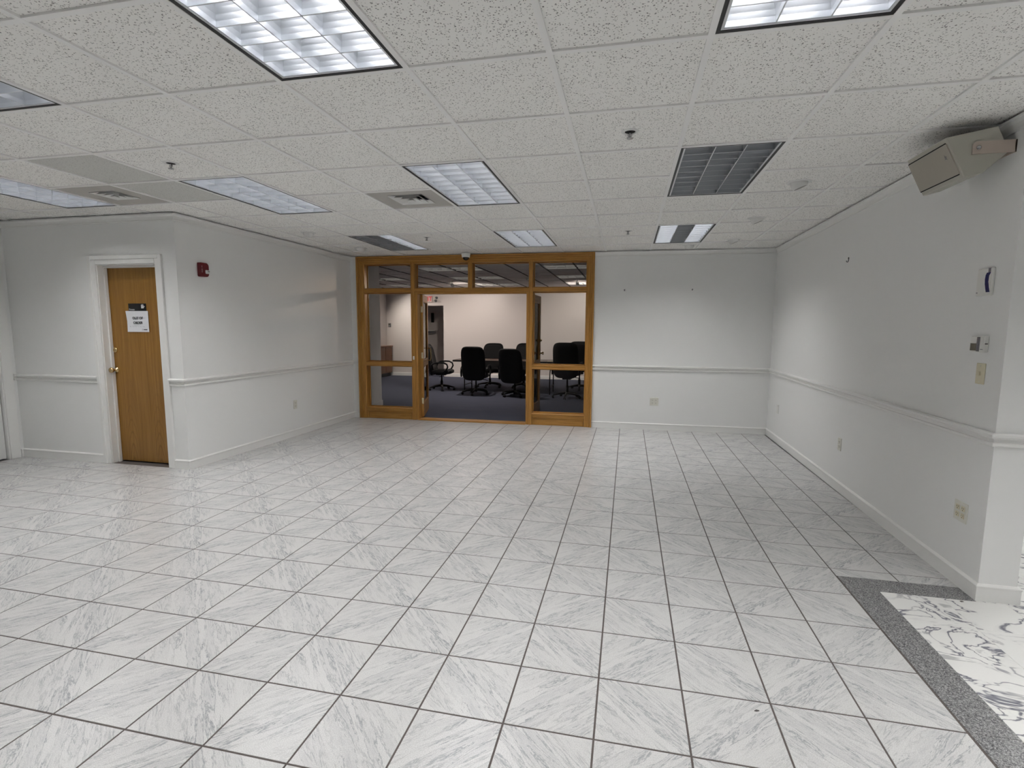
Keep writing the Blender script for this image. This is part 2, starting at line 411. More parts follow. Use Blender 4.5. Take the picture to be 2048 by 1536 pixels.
def text_mesh(txt, size, depth=0.0006, bold=0.0):
    cu = bpy.data.curves.new('lettering', 'FONT'); cu.body = txt; cu.size = size; cu.extrude = depth; cu.align_x = 'CENTER'; cu.align_y = 'CENTER'; cu.resolution_u = 3; cu.offset = bold
    o = bpy.data.objects.new('lettering', cu); COL.objects.link(o)
    dg = bpy.context.evaluated_depsgraph_get(); me = bpy.data.meshes.new_from_object(o.evaluated_get(dg))
    bpy.data.objects.remove(o); return me

# plane coefficient sets (a,b,c): a*x+b*y<=c
BACK = (-TB, 1, 7.6306)
LEFT = (-1, 0.0142, 4.362+0.0142*4)
DOORP = (0.0018, 1, 4.3095)
RIGHT = (1, -0.0041, 1.924-0.0041*5)

# ------------------------------------------------------------------ structure: walls
TOP = H+0.05
def wall(name, polys, label, mat='wall_paint', z0=0.0, z1=TOP):
    m = MB()
    for p in polys:
        if len(p) == 3 and not isinstance(p[0], (int, float)) and isinstance(p[1], (int, float)): m.prism(p[0], p[1], p[2])
        else: m.prism(p, z0, z1)
    return struct(m.build(name, mat), label)
T = 0.14
DOOR_X0, DOOR_X1, DOOR_Z = -5.35, -4.60, 2.088
wall('wall_left', [[P_LD, P_LB, (P_LB[0]-T, P_LB[1]), (P_LD[0]-T, P_LD[1]+0.02)]], 'white side wall with the red alarm left of the oak partition')
wall('wall_recess', [([(DOOR_X1, yD(DOOR_X1)), P_LD, (P_LD[0], P_LD[1]+T), (DOOR_X1, yD(DOOR_X1)+T)], 0.0, TOP),
                     ([P_DW, (DOOR_X0, yD(DOOR_X0)), (DOOR_X0, yD(DOOR_X0)+T), (P_DW[0], P_DW[1]+T)], 0.0, TOP),
                     ([(DOOR_X0, yD(DOOR_X0)), (DOOR_X1, yD(DOOR_X1)), (DOOR_X1, yD(DOOR_X1)+T), (DOOR_X0, yD(DOOR_X0)+T)], DOOR_Z, TOP)], 'white wall around the oak restroom door')
FX0, FX1 = -4.21, -0.495
wall('wall_back', [[(FX1, yB(FX1)), P_RB, (P_RB[0], P_RB[1]+T), (FX1, yB(FX1)+T)], [P_LB, (FX0, yB(FX0)), (FX0, yB(FX0)+T), (P_LB[0], P_LB[1]+T)],
                   ([(FX0, yB(FX0)), (FX1, yB(FX1)), (FX1, yB(FX1)+T), (FX0, yB(FX0)+T)], 2.556, TOP)], 'white back wall right of the oak partition')
wall('wall_right', [[P_RE, P_E2, (2.113, P_RB[1]+T), (P_RB[0], P_RB[1]+T)]], 'white right wall ending at the marble floor')
LX = P_DW[0]; D2Y0, D2Y1, D2Z = 3.30, 4.195, 2.03
wall('wall_side', [([(LX-T, -4.0), (LX, -4.0), (LX, D2Y0), (LX-T, D2Y0)], 0, TOP), ([(LX-T, D2Y1), (LX, D2Y1), (LX, P_DW[1]+T), (LX-T, P_DW[1]+T)], 0, TOP), ([(LX-T, D2Y0), (LX, D2Y0), (LX, D2Y1), (LX-T, D2Y1)], D2Z, TOP)], 'white wall at the far left holding the white door')
wall('wall_rear', [[(LX-T, -4.0-T), (7.2, -4.0-T), (7.2, -4.0), (LX-T, -4.0)]], 'white wall behind the viewer')
wall('wall_lobby', [[(7.0, -4.0), (7.2, -4.0), (7.2, 11.0), (7.0, 11.0)], [(2.3, 11.0), (7.2, 11.0), (7.2, 11.2), (2.3, 11.2)]], 'white lobby wall beyond the right wall')

# trims: profile (offset from wall, z) swept along a wall path (room on the left of the travel direction)
def sweep(names, path, prof, mat='trim_paint', first_free=True, label=None):
    n = len(path); dirs = [(Vector(path[i+1])-Vector(path[i])).normalized() for i in range(n-1)]
    nor = [Vector((-d.y, d.x)) for d in dirs]
    mit = []
    for i in range(n):
        if i == 0: mit.append(nor[0])
        elif i == n-1: mit.append(nor[-1])
        else:
            b_ = (nor[i-1]+nor[i]).normalized(); mit.append(b_/max(0.2, b_.dot(nor[i])))
    for i, nm in enumerate(names):
        v = []; m = len(prof)
        for k in (i, i+1):
            for o_, z in prof: q = Vector(path[k])+mit[k]*o_; v.append((q.x, q.y, z))
        f = [(j, (j+1) % m, m+(j+1) % m, m+j) for j in range(m)]+[tuple(range(m-1, -1, -1)), tuple(range(m, 2*m))]
        mb = MB().add(v, f); o = mb.build(nm, mat); struct(o, label[i] if label else None)
BASEP = [(0, 0), (0.014, 0), (0.014, 0.076), (0.017, 0.079), (0.017, 0.086), (0.009, 0.094), (0.004, 0.096), (0, 0.096)]
RAILP = [(0, 0.858), (0.012, 0.860), (0.018, 0.866), (0.018, 0.878), (0.008, 0.882), (0.010, 0.900), (0.022, 0.908), (0.032, 0.913), (0.032, 0.926), (0.020, 0.931), (0, 0.932)]
CROWNP = [(0, 2.485), (0.009, 2.485), (0.011, 2.494), (0.004, 2.497), (0.008, 2.506), (0.014, 2.524), (0.024, 2.538), (0.030, 2.541), (0.030, 2.553), (0, 2.553)]
CAS = 0.085
pathA = [(FX0, yB(FX0)), P_LB, P_LD, (DOOR_X1+CAS-0.012, yD(DOOR_X1+CAS))]
pathB = [(DOOR_X0-CAS+0.004, yD(DOOR_X0-CAS)), P_DW, (LX, D2Y1+0.092)]
pathC = [(2.10, 4.2), P_E2, P_RE, P_RB, (FX1, yB(FX1))]
sweep(['baseboard_stub', 'baseboard_left', 'baseboard_corner'], pathA, BASEP, label=['white baseboard stub beside the oak frame', 'white baseboard along the left side wall', 'white baseboard beside the restroom door'])
sweep(['baseboard_recess', 'baseboard_side'], pathB, BASEP, label=['white baseboard left of the restroom door', 'white baseboard stub by the white door'])
sweep(['baseboard_lobby', 'baseboard_end', 'baseboard_right', 'baseboard_back'], pathC, BASEP, label=['white baseboard on the lobby face', 'white baseboard on the wall end', 'white baseboard along the right wall', 'white baseboard along the back wall'])
sweep(['trim_1', 'trim_2', 'trim_3'], pathA, RAILP, label=['chair rail stub beside the oak frame', 'chair rail on the left side wall', 'chair rail beside the restroom door'])
sweep(['trim_4', 'trim_5'], pathB, RAILP, label=['chair rail left of the restroom door', 'chair rail stub by the white door'])
sweep(['trim_6', 'trim_7', 'trim_8', 'trim_9'], pathC, RAILP, label=['chair rail on the lobby face', 'chair rail on the wall end', 'chair rail along the right wall', 'chair rail along the back wall'])
pathAc = [(FX0, yB(FX0)), P_LB, P_LD, P_DW, (LX, -3.9)]
sweep(['trim_10', 'trim_11', 'trim_12', 'trim_13'], pathAc, CROWNP, label=['crown moulding stub beside the oak frame', 'crown moulding on the left side wall', 'crown moulding above the restroom door', 'crown moulding on the far left wall'])
sweep(['trim_14', 'trim_15', 'trim_16', 'trim_17'], pathC, CROWNP, label=['crown moulding on the lobby face', 'crown moulding on the wall end', 'crown moulding along the right wall', 'crown moulding along the back wall'])

# ------------------------------------------------------------------ floor: slab, ceramic tiles, granite border, marble
FX_O, FY_O, FS = -0.0763, 2.0523, 0.33575
GX0, GX1, GY0, GY1 = 1.272, 1.436, 3.137, 3.29
fl = struct(MB().box(LX-0.05, 7.0, -4.0, 7.80, -0.10, -0.0014).add([], []).build('floor', 'grout'), 'white stone tile floor of the hall')
lob = struct(MB().box(2.2, 7.0, 7.80, 11.0, -0.10, -0.0035).build('floor_lobby', 'slab'), 'lobby floor beyond the right wall')
CX4 = FX_O+4*FS
regions = [[(-1, 0, -LX), (1, 0, P_LD[0]), (0, -1, 4.0), DOORP], [LEFT, (-1, 0, -P_LD[0]), (1, 0, CX4), (0, -1, 4.0), (-0.0018, 1, 4.3095)], [LEFT, (1, 0, CX4), (0.0018, -1, -4.3095), BACK],
           [(-1, 0, -CX4), RIGHT, (0, -1, -GY1-0.003), BACK]]
def area(q): return abs(sum(q[i][0]*q[(i+1) % len(q)][1]-q[(i+1) % len(q)][0]*q[i][1] for i in range(len(q))))/2
G2 = 0.0036
full = [(-FS/2+G2, -FS/2+G2), (FS/2-G2, -FS/2+G2), (FS/2-G2, FS/2-G2), (-FS/2+G2, FS/2-G2)]
tile_me = MB().tile(full, -0.009, 0.0, 0.0009).mesh('ceramic_tile', 'ceramic_tile')
cands = []; rest = MB()
for c in range(-21, 7):
    for r_ in range(-19, 18):
        cx, cy = FX_O+(c+0.5)*FS, FY_O+(r_+0.5)*FS
        sq = [(cx+x, cy+y) for x, y in full]
        polys = [q for q in (clip(sq, R) for R in regions) if q]
        if not polys: continue
        vis = in_frame([(x, y, 0) for q in polys for x, y in q])
        if cx < -4.36 and cy > 4.33: vis = 0
        cands.append((vis, c, r_, cx, cy, polys))
cands.sort(key=lambda t: -t[0])
for i, (vis, c, r_, cx, cy, polys) in enumerate(cands):
    rot = 0 if (c+r_) % 2 == 0 else PI/2
    fullp = abs(sum(area(q) for q in polys)-(FS-2*G2)**2) < 2e-5
    if fullp: polys = [[(cx+x, cy+y) for x, y in full]]
    if vis > 60 and i < 300:
        if fullp: share('floor_tile', tile_me, fl, (cx, cy, 0), rot)
        else:
            m = MB(); cs, sn = math.cos(-rot), math.sin(-rot)
            for q in polys: m.tile([((x-cx)*cs-(y-cy)*sn, (x-cx)*sn+(y-cy)*cs) for x, y in q], -0.009, 0.0, 0.0009)
            o = m.build('floor_tile', 'ceramic_tile', fl); o.location = (cx, cy, 0); o.rotation_euler = (0, 0, rot)
    else:
        for q in polys: rest.tile(q, -0.009, 0.0, 0.0009)
o = rest.build('floor_tile_field', 'ceramic_tile', fl); o['kind'] = 'stuff'
# granite border
def slabs(name, mat, rects, parent, gap=0.0008):
    for (x0, x1, y0, y1) in rects:
        m = MB(); cx, cy = (x0+x1)/2, (y0+y1)/2
        m.tile([(x0-cx+gap, y0-cy+gap), (x1-cx-gap, y0-cy+gap), (x1-cx-gap, y1-cy-gap), (x0-cx+gap, y1-cy-gap)], -0.009, 0.0, 0.0008)
        o = m.build(name, mat, parent); o.location = (cx, cy, 0)
ys = [2.66+0.605*i for i in range(-11, 1)]
slabs('granite_border', 'granite', [(GX0, GX1, ys[i], ys[i+1]) for i in range(len(ys)-1)]+[(GX0, GX1, 2.66, GY1), (GX1, 1.593, GY0, GY1), (1.593, 1.905, GY0, GY1)], fl)
# marble
marble_rest = MB()
MS = 0.3035
for i in range(0, 19):
    for j in range(-26, 24):
        x0, y1 = GX1+i*MS, GY0-j*MS
        q = clip([(x0+0.0006, y1-MS+0.0006), (x0+MS-0.0006, y1-MS+0.0006), (x0+MS-0.0006, y1-0.0006), (x0+0.0006, y1-0.0006)], [(1, 0, 6.99), (0, -1, 3.99), (0, 1, 10.9)]+([(-1, 0, -1.905)] if j < 0 else []))
        if not q: continue
        vis = in_frame([(x, y, 0) for x, y in q])
        if vis > 100 and (x0 < 2.5 or y1 < 3.3):
            cx, cy = x0+MS/2, y1-MS/2
            o = MB().tile([(x-cx, y-cy) for x, y in q], -0.009, 0.0, 0.0005).build('marble_tile', 'marble', fl); o.location = (cx, cy, 0)
        else: marble_rest.tile(q, -0.009, 0.0, 0.0005)
o = marble_rest.build('marble_tile_field', 'marble', fl); o['kind'] = 'stuff'

# ------------------------------------------------------------------ ceiling: backing, tees, tiles
CX_O, CY_O, CS = -0.3406, 2.1697, 0.6096
def kx(k): return CX_O+k*CS
def ry(r_): return CY_O+r_*CS
ce = struct(MB().box(LX-T, 7.2, -4.14, 7.78, H+0.16, H+0.24).add([], []).build('ceiling', 'slab'), 'suspended ceiling of speckled white panels in a white grid')
struct(MB().box(2.12, 7.2, 3.30, 11.2, H+0.02, H+0.10).build('ceiling_lobby', 'tee'), 'lobby ceiling beyond the right wall')
ce_regions = [[(-1, 0, -LX), (1, 0, 1.9165), (0, -1, 4.0), DOORP], [LEFT, RIGHT, (-0.0018, -1, -4.3095), BACK], [(-1, 0, -1.9165), (1, 0, 7.0), (0, -1, 4.0), (0, 1, 3.16)]]
LIGHTS = {}   # (k, r0): lit tubes
for k, r0, lit in [(-2, -2, 3), (1, -2, 3), (-5, -2, 2), (-2, 2, 3), (-5, 2, 3), (1, 2, 0), (-8, 1, 3), (-5, 6, 1), (-2, 6, 3), (1, 6, 2)]: LIGHTS[(k, r0)] = lit
OFFCAM = [(-8, -3, 3), (-5, -6, 3), (-2, -6, 0), (1, -6, 0), (4, -2, 3), (7, -2, 3)]  # unseen fixtures added to light the hall; some stay switched off
for k, r0, lit in OFFCAM: LIGHTS[(k, r0)] = lit
VENTS = [(-3, 3), (-7, 2)]
GREY = [(-6, 1), (-6, 2)]
light_cells = {(k, r0+d) for (k, r0) in LIGHTS for d in (0, 1)}
TH = 0.0125
cfull = [(-CS/2+0.003, -CS/2+0.003), (CS/2-0.003, -CS/2+0.003), (CS/2-0.003, CS/2-0.003), (-CS/2+0.003, CS/2-0.003)]
ctile_me = MB().tile(cfull, 0.016, 0.0, 0.001).mesh('ceiling_tile', 'ceiling_tile')
ctile_grey = MB().tile(cfull, 0.016, 0.0, 0.001).mesh('ceiling_tile', 'ceiling_tile_grey')
crest = MB(); tee_rest = MB()
tee_me = MB().box(-CS/2+TH, CS/2-TH, -TH, TH, 0, 0.03).mesh('cross_tee', 'tee')
def cell_polys(k, r_):
    cx, cy = kx(k+0.5), ry(r_+0.5)
    sq = [(cx+x, cy+y) for x, y in cfull]
    return cx, cy, [q for q in (clip(sq, R) for R in ce_regions) if q]
for k in range(-11, 12):
    for r_ in range(-11, 10):
        if (k, r_) in light_cells or (k, r_) in VENTS: continue
        cx, cy, polys = cell_polys(k, r_)
        if not polys: continue
        vis = in_frame([(x, y, H) for q in polys for x, y in q])
        if cx < -4.4 and cy > 4.4: vis = 0
        whole = abs(sum(area(q) for q in polys)-(CS-0.006)**2) < 5e-5
        if whole: polys = [[(cx+x, cy+y) for x, y in cfull]]
        if vis > 60:
            if whole: share('ceiling_tile', ctile_grey if (k, r_) in GREY else ctile_me, ce, (cx, cy, H+0.009))
            else:
                m = MB()
                for q in polys: m.tile([(x-cx, y-cy) for x, y in q], 0.016, 0.0, 0.001)
                o = m.build('ceiling_tile', 'ceiling_tile', ce); o.location = (cx, cy, H+0.009)
        else:
            for q in polys: crest.tile(q, H+0.025, H+0.009, 0.001)
o = crest.build('ceiling_tile_field', 'ceiling_tile', ce); o['kind'] = 'stuff'
# main runners along y, clipped to the room; cross tees between them
for k in range(-10, 12):
    x = kx(k); done = False
    for R in ce_regions:
        q = clip([(x-TH, -4.0), (x+TH, -4.0), (x+TH, 7.9), (x-TH, 7.9)], R)
        if not q: continue
        if in_frame([(a, b_, H) for a, b_ in q]) > 60 and -9 < k < 6: MB().prism(q, H, H+0.03).build('main_tee', 'tee', ce)
        else: tee_rest.prism(q, H, H+0.03)
for k in range(-11, 12):
    for r_ in range(-10, 10):
        if (k, r_) in light_cells and (k, r_-1) in light_cells and (k, r_) not in LIGHTS: continue
        cx, cy = kx(k+0.5), ry(r_)
        sq = [(cx-CS/2+TH, cy-TH), (cx+CS/2-TH, cy-TH), (cx+CS/2-TH, cy+TH), (cx-CS/2+TH, cy+TH)]
        polys = [q for q in (clip(sq, R) for R in ce_regions) if q]
        if not polys: continue
        vis = in_frame([(a, b_, H) for q in polys for a, b_ in q])
        if cx < -4.4 and cy > 4.4: vis = 0
        if abs(sum(area(q) for q in polys)-(CS-2*TH)*2*TH) < 2e-5 and vis > 20: share('cross_tee', tee_me, ce, (cx, cy, H+0.0006))
        else:
            for q in polys: tee_rest.prism(q, H+0.0006, H+0.03)
o = tee_rest.build('tee_field', 'tee', ce); o['kind'] = 'stuff'

# ------------------------------------------------------------------ recessed fluorescent lights
LW, LL = CS-2*TH, 2*CS-2*TH          # opening
BO = 0.016                           # black gap
def ring(m, w0, l0, w1, l1, z0, z1):
    """rectangular ring between half sizes"""
    m.box(-w0, -w1, -l0, l0, z0, z1); m.box(w1, w0, -l0, l0, z0, z1); m.box(-w1, w1, -l0, -l1, z0, z1); m.box(-w1, w1, l1, l0, z0, z1)
m = MB(); w0, l0 = LW/2, LL/2
housing_me = MB(); ring(housing_me, w0, l0, w0-0.006, l0-0.006, 0.012, 0.14); housing_me.box(-w0, w0, -l0, l0, 0.14, 0.146); housing_me = housing_me.mesh('housing', 'housing')
m = MB(); ring(m, w0, l0, w0-BO, l0-BO, 0.002, 0.03); border_me = m.mesh('black_border', 'black_metal')
m = MB(); ring(m, w0-BO, l0-BO, w0-BO-0.009, l0-BO-0.009, 0.004, 0.022); lframe_me = m.mesh('louver_frame', 'louver'); lframe_me.materials.append(MATS['louver_edge_lit'])
for p in lframe_me.polygons:
    if p.center.z < 0.005: p.material_index = 1
iw, il = w0-BO-0.009, l0-BO-0.009
LOUV_Z0, LOUV_Z1 = 0.006, 0.083
def blade(length, along):
    """parabolic blade: thin at the bottom, wider at the top"""
    prof = [(0.0026, LOUV_Z0), (0.0048, LOUV_Z0+0.02), (0.0095, LOUV_Z0+0.04), (0.0170, LOUV_Z0+0.06), (0.0260, LOUV_Z1)]
    pts = [(-a, z) for a, z in prof]+[(a, z) for a, z in prof[::-1]]
    v = []
    for s_ in (-length/2, length/2):
        for a, z in pts: v.append((a, s_, z) if along == 'y' else (s_, a, z))
    n = len(pts)
    me = MB().add(v, [(i, (i+1) % n, n+(i+1) % n, n+i) for i in range(n)]+[tuple(range(n)), tuple(range(n, 2*n))]).mesh('louver_blade', 'louver')
    me.materials.append(MATS['louver_edge_lit'])
    for p in me.polygons:
        if p.center.z < LOUV_Z0+0.001: p.material_index = 1
    return me
blade_y = blade(2*il, 'y'); blade_x = blade(2*iw, 'x')

tube_me = {f: MB().cyl((0, -0.57, 0.128), (0, 0.57, 0.128), 0.011, n=12).mesh('tube', 'tube_lit' if f else 'tube_off') for f in (0, 1)}
def make_light(k, r0, lit, label, group, which=None, visible=True, power=1.0, col=None):
    o = empty('ceiling_light', (kx(k+0.5), ry(r0+1), H), 0, label, 'ceiling light', group)
    share('housing', housing_me, o); share('black_border', border_me, o); share('louver_frame', lframe_me, o)
    for i in (-3, -1, 1, 3): share('louver_blade', blade_y, o, (i*iw/3, 0, 0))
    for j in range(0, 10): share('louver_blade', blade_x, o, (0, -il+2*il*j/9, 0))
    which = which if which is not None else ([-1, 0, 1] if lit == 3 else [])
    for i in (-1, 0, 1):
        share('tube', tube_me[1 if i in which else 0], o, (i*iw*2/3, 0, 0))
    lamps = [(0, 2*iw-0.02, 3)] if len(which) == 3 else [(i*iw*2/3, 2*iw/3-0.02, 1) for i in which]
    for x_, w_, n_ in lamps:
        L = bpy.data.lights.new('tube_lamp', 'AREA'); L.shape = 'RECTANGLE'; L.size = w_; L.size_y = 1.13; L.energy = TUBE_W*power*n_; L.color = col or LAMP_COL
        lo = bpy.data.objects.new('tube_lamp', L); COL.objects.link(lo); lo.parent = o; lo.location = (x_, 0, 0.0885)
    return o
GL = 'louvred fluorescent lights in the hall ceiling'
make_light(-2, -2, 3, 'large bright louvred ceiling light nearest the viewer, left of the top centre', GL, power=1.1)
make_light(1, -2, 3, 'bright louvred ceiling light cut off at the top right of the photo', GL, power=1.1)
make_light(-5, -2, 3, 'dim louvred ceiling light whose corner shows at the left edge', GL, power=0.5)
make_light(-2, 2, 3, 'lit louvred ceiling light just right of the square air vent panel', GL, power=0.78)
make_light(-5, 2, 3, 'lit louvred ceiling light between two air vents, behind a sprinkler', GL, power=0.9)
make_light(1, 2, 0, 'switched-off dark louvred ceiling light on the right', GL)
make_light(-8, 1, 3, 'lit louvred ceiling light above the restroom door corner at far left', GL, power=0.9)
make_light(-5, 6, 1, 'louvred ceiling light with only its right tube lit, near the oak partition', GL, which=[1])
make_light(-2, 6, 3, 'small far louvred ceiling light above the partition beside the dome camera', GL, power=0.8)
make_light(1, 6, 2, 'far louvred ceiling light with a dark middle strip near the back wall', GL, which=[-1, 1], power=1.2)
for k, r0, lit in OFFCAM: make_light(k, r0, lit, 'added unseen louvred ceiling light over the floor outside the view', 'added ceiling lights outside the view', power=0.8)
for (x, y) in ((4.5, 5.5), (4.5, 8.5)):  # unseen fixtures added to brighten the lobby side
    o = empty('added_lobby_light', (x, y, H), 0, 'added unseen square ceiling light in the lobby beyond the right wall', 'ceiling light', 'added lobby ceiling lights outside the view')
    MB().box(-0.3, 0.3, -0.3, 0.3, 0.004, 0.02).build('diffuser', 'plastic_white', o)
    L = bpy.data.lights.new('added_lobby_lamp', 'AREA'); L.shape = 'SQUARE'; L.size = 0.55; L.energy = 45; lo = bpy.data.objects.new('added_lobby_lamp', L); COL.objects.link(lo); lo.parent = o; lo.location = (0, 0, 0.0)

# ------------------------------------------------------------------ oak glazed partition (local x along the wall, y into the meeting room)
ANG = math.atan(TB)
part = empty('window_1', (0, 7.6306, 0), ANG, 'oak framed glass partition with transom panes and two sidelights', 'partition', kind='structure')
BV = 0.003
def member(name, x0, x1, y0, y1, z0, z1, parent=part, mat=None, bev=BV):
    mat = mat or ('oak_upright' if (z1-z0) >= (x1-x0) else 'oak_cross')
    cx, cy, cz = (x0+x1)/2, (y0+y1)/2, (z0+z1)/2
    o = MB().box(x0-cx, x1-cx, y0-cy, y1-cy, z0-cz, z1-cz, bev).build(name, mat, parent); o.location = (cx, cy, cz); return o
FR, BK = -0.012, 0.135
ZT = 2.553
# outer casing, proud of the jambs
for a_, b_, pr_ in ((0.0, 0.027, -0.032), (0.031, 0.052, -0.026), (0.056, 0.072, -0.020)):      # three stepped bands with dark grooves between
    member('casing', FX0+a_, FX0+b_, pr_, 0.0, 0, ZT-a_); member('casing', FX1-b_, FX1-a_, pr_, 0.0, 0, ZT-a_)
    member('casing', FX0+b_, FX1-b_, pr_, 0.0, ZT-b_, ZT-a_)
# jambs, posts, rails
member('jamb', FX0+0.02, -4.08, FR, BK, 0, ZT-0.02); member('jamb', -0.607, FX1-0.02, FR, BK, 0, ZT-0.02)
member('head', -4.08, -0.607, FR, BK, 2.436, ZT-0.02)
member('post', -3.31, -3.24, FR, BK, 0, 2.436); member('post', -1.457, -1.394, FR, BK, 0, 2.436)
member('mullion', -2.39, -2.322, FR, BK, 2.063, 2.436)
for x0, x1 in ((-4.08, -3.31), (-3.24, -1.457), (-1.394, -0.607)): member('transom_rail', x0, x1, FR, BK, 1.998, 2.063)
member('door_jamb', -3.24, -3.205, FR+0.01, BK, 0, 1.998); member('door_jamb', -1.49, -1.457, FR+0.01, BK, 0, 1.998); member('door_head', -3.205, -1.49, FR+0.01, BK, 1.975, 1.998)
member('door_threshold', -3.205, -1.49, FR-0.02, BK, -0.001, 0.020)
for x0, x1 in ((-4.08, -3.31), (-1.394, -0.607)):
    member('sidelight_rail', x0, x1, FR, BK, 0.847, 0.915)
    member('sidelight_rail', x0, x1, FR, BK, 0.125, 0.180)
    member('kick_panel', x0+0.02, x1-0.02, 0.004, BK-0.02, 0.0, 0.125)
    member('panel_moulding', x0+0.004, x1-0.004, FR+0.002, 0.01, 0.108, 0.125, bev=0.004)
    member('panel_moulding', x0+0.004, x0+0.022, FR+0.002, 0.01, 0.0, 0.108, bev=0.004); member('panel_moulding', x1-0.022, x1-0.004, FR+0.002, 0.01, 0.0, 0.108, bev=0.004)
GY = 0.105
def opening_bead(x0, x1, z0, z1, bottom=True):
    """raised bead set a little back from the edge of an opening"""
    a_, b_, y0, y1 = 0.006, 0.018, FR-0.007, FR+0.002
    member('bead', x0-b_, x0-a_, y0, y1, z0-(b_ if bottom else 0), z1+b_, bev=0.0025); member('bead', x1+a_, x1+b_, y0, y1, z0-(b_ if bottom else 0), z1+b_, bev=0.0025)
    member('bead', x0-a_, x1+a_, y0, y1, z1+a_, z1+b_, bev=0.0025)
    if bottom: member('bead', x0-a_, x1+a_, y0, y1, z0-b_, z0-a_, bev=0.0025)
for x0, x1, z0, z1 in ((-4.08, -3.31, 2.063, 2.436), (-3.24, -2.39, 2.063, 2.436), (-2.322, -1.457, 2.063, 2.436), (-1.394, -0.607, 2.063, 2.436), (-4.08, -3.31, 0.915, 1.998), (-4.08, -3.31, 0.18, 0.847), (-1.394, -0.607, 0.915, 1.998), (-1.394, -0.607, 0.18, 0.847)): opening_bead(x0, x1, z0, z1)
opening_bead(-3.24, -1.457, 0.0, 1.998, False)
panes = [(-4.08, -3.31, 2.063, 2.436), (-3.24, -2.39, 2.063, 2.436), (-2.322, -1.457, 2.063, 2.436), (-1.394, -0.607, 2.063, 2.436),
         (-4.08, -3.31, 0.915, 1.998), (-4.08, -3.31, 0.18, 0.847), (-1.394, -0.607, 0.915, 1.998), (-1.394, -0.607, 0.18, 0.847)]
for x0, x1, z0, z1 in panes:
    member('pane', x0+0.004, x1-0.004, GY, GY+0.005, z0+0.004, z1-0.004, mat='glass', bev=0)
    b_ = 0.013                                   # glazing beads in front of the pane
    member('glazing_bead', x0, x1, GY-0.014, GY-0.001, z0, z0+b_, bev=0.004); member('glazing_bead', x0, x1, GY-0.014, GY-0.001, z1-b_, z1, bev=0.004)
    member('glazing_bead', x0, x0+b_, GY-0.014, GY-0.001, z0+b_, z1-b_, bev=0.004); member('glazing_bead', x1-b_, x1, GY-0.014, GY-0.001, z0+b_, z1-b_, bev=0.004)

def french_door(name, hinge, ang, label, side, hardware):
    """leaf from the hinge along local +x; side = +1/-1: which local y face looks at the hall viewer"""
    d = empty(name, (hinge[0], hinge[1], 0), ang, label, 'door', kind='structure')
    W, T2, Z0, Z1 = 0.85, 0.021, 0.022, 1.985
    member('stile', 0, 0.10, -T2, T2, Z0, Z1, d); member('stile', W-0.10, W, -T2, T2, Z0, Z1, d)
    member('rail', 0.10, W-0.10, -T2, T2, Z1-0.11, Z1, d); member('rail', 0.10, W-0.10, -T2, T2, 0.83, 0.93, d); member('rail', 0.10, W-0.10, -T2, T2, Z0, 0.24, d)
    for z0, z1 in ((0.24, 0.83), (0.93, Z1-0.11)):
        member('pane', 0.10, W-0.10, -0.003, 0.003, z0, z1, d, mat='glass', bev=0)
        for s_ in (-1, 1):
            y0, y1 = sorted((s_*0.004, s_*0.016))
            member('glazing_bead', 0.10, W-0.10, y0, y1, z0, z0+0.014, d, bev=0.004); member('glazing_bead', 0.10, W-0.10, y0, y1, z1-0.014, z1, d, bev=0.004)
            member('glazing_bead', 0.10, 0.114, y0, y1, z0+0.014, z1-0.014, d, bev=0.004); member('glazing_bead', W-0.114, W-0.10, y0, y1, z0+0.014, z1-0.014, d, bev=0.004)
    for z in (0.284, 1.018, 1.746):
        m = MB(); m.box(-0.004, 0.0, -0.019, 0.019, z-0.048, z+0.048, 0.001)
        m.cyl((-0.006, -side*0.024, z-0.05), (-0.006, -side*0.024, z+0.05), 0.007, n=10)
        m.build('hinge', 'brass_bright', d)
    if hardware:
        for s_ in (-1, 1):
            k_ = MB().lathe([(0.0, 0.0), (0.030, 0.0), (0.030, 0.006), (0.012, 0.012), (0.010, 0.03), (0.022, 0.04), (0.027, 0.052), (0.022, 0.064), (0, 0.068)], 16, axis='y').build('knob', 'brass', d, True)
            k_.location = (W-0.06, s_*T2, 1.045)
            if s_ < 0: k_.rotation_euler = (0, 0, PI)
        k_ = MB().lathe([(0, 0), (0.028, 0), (0.028, 0.012), (0.016, 0.02), (0.012, 0.034), (0, 0.036)], 16, axis='y').build('deadbolt', 'brass', d, True)
        k_.location = (W-0.06, -T2, 1.258); k_.rotation_euler = (0, 0, PI)
    else:
        MB().tube([(W-0.06, -T2, 1.10), (W-0.06, -T2-0.045, 1.10), (W-0.06, -T2-0.05, 1.06), (W-0.06, -T2-0.05, 0.93), (W-0.06, -T2-0.045, 0.89), (W-0.06, -T2, 0.89)], 0.008, 8).build('pull_handle', 'brass', d, True)
    return d
french_door('door_3', (-3.203, 7.700), math.atan2(0.82, -0.245), 'left glazed oak door leaf swung open into the meeting room', -1, False)
french_door('door_4', (-1.478, 7.735), math.atan2(0.85, 0.022), 'right glazed oak door leaf swung open behind the sidelight', 1, True)
o = MB().box(-0.012, 0.012, -0.008, 0, -0.028, 0.028, 0.003).build('plate', 'plastic_white'); o.name = 'door_sensor'
def on_back(o, x, z, off=0.0): o.location = (x, yB(x)-off, z); o.rotation_euler = (0, 0, ANG)
on_back(o, -3.272, 0.985, 0.0125); tag(o, 'small white plate on the oak post left of the open doorway', 'sensor')

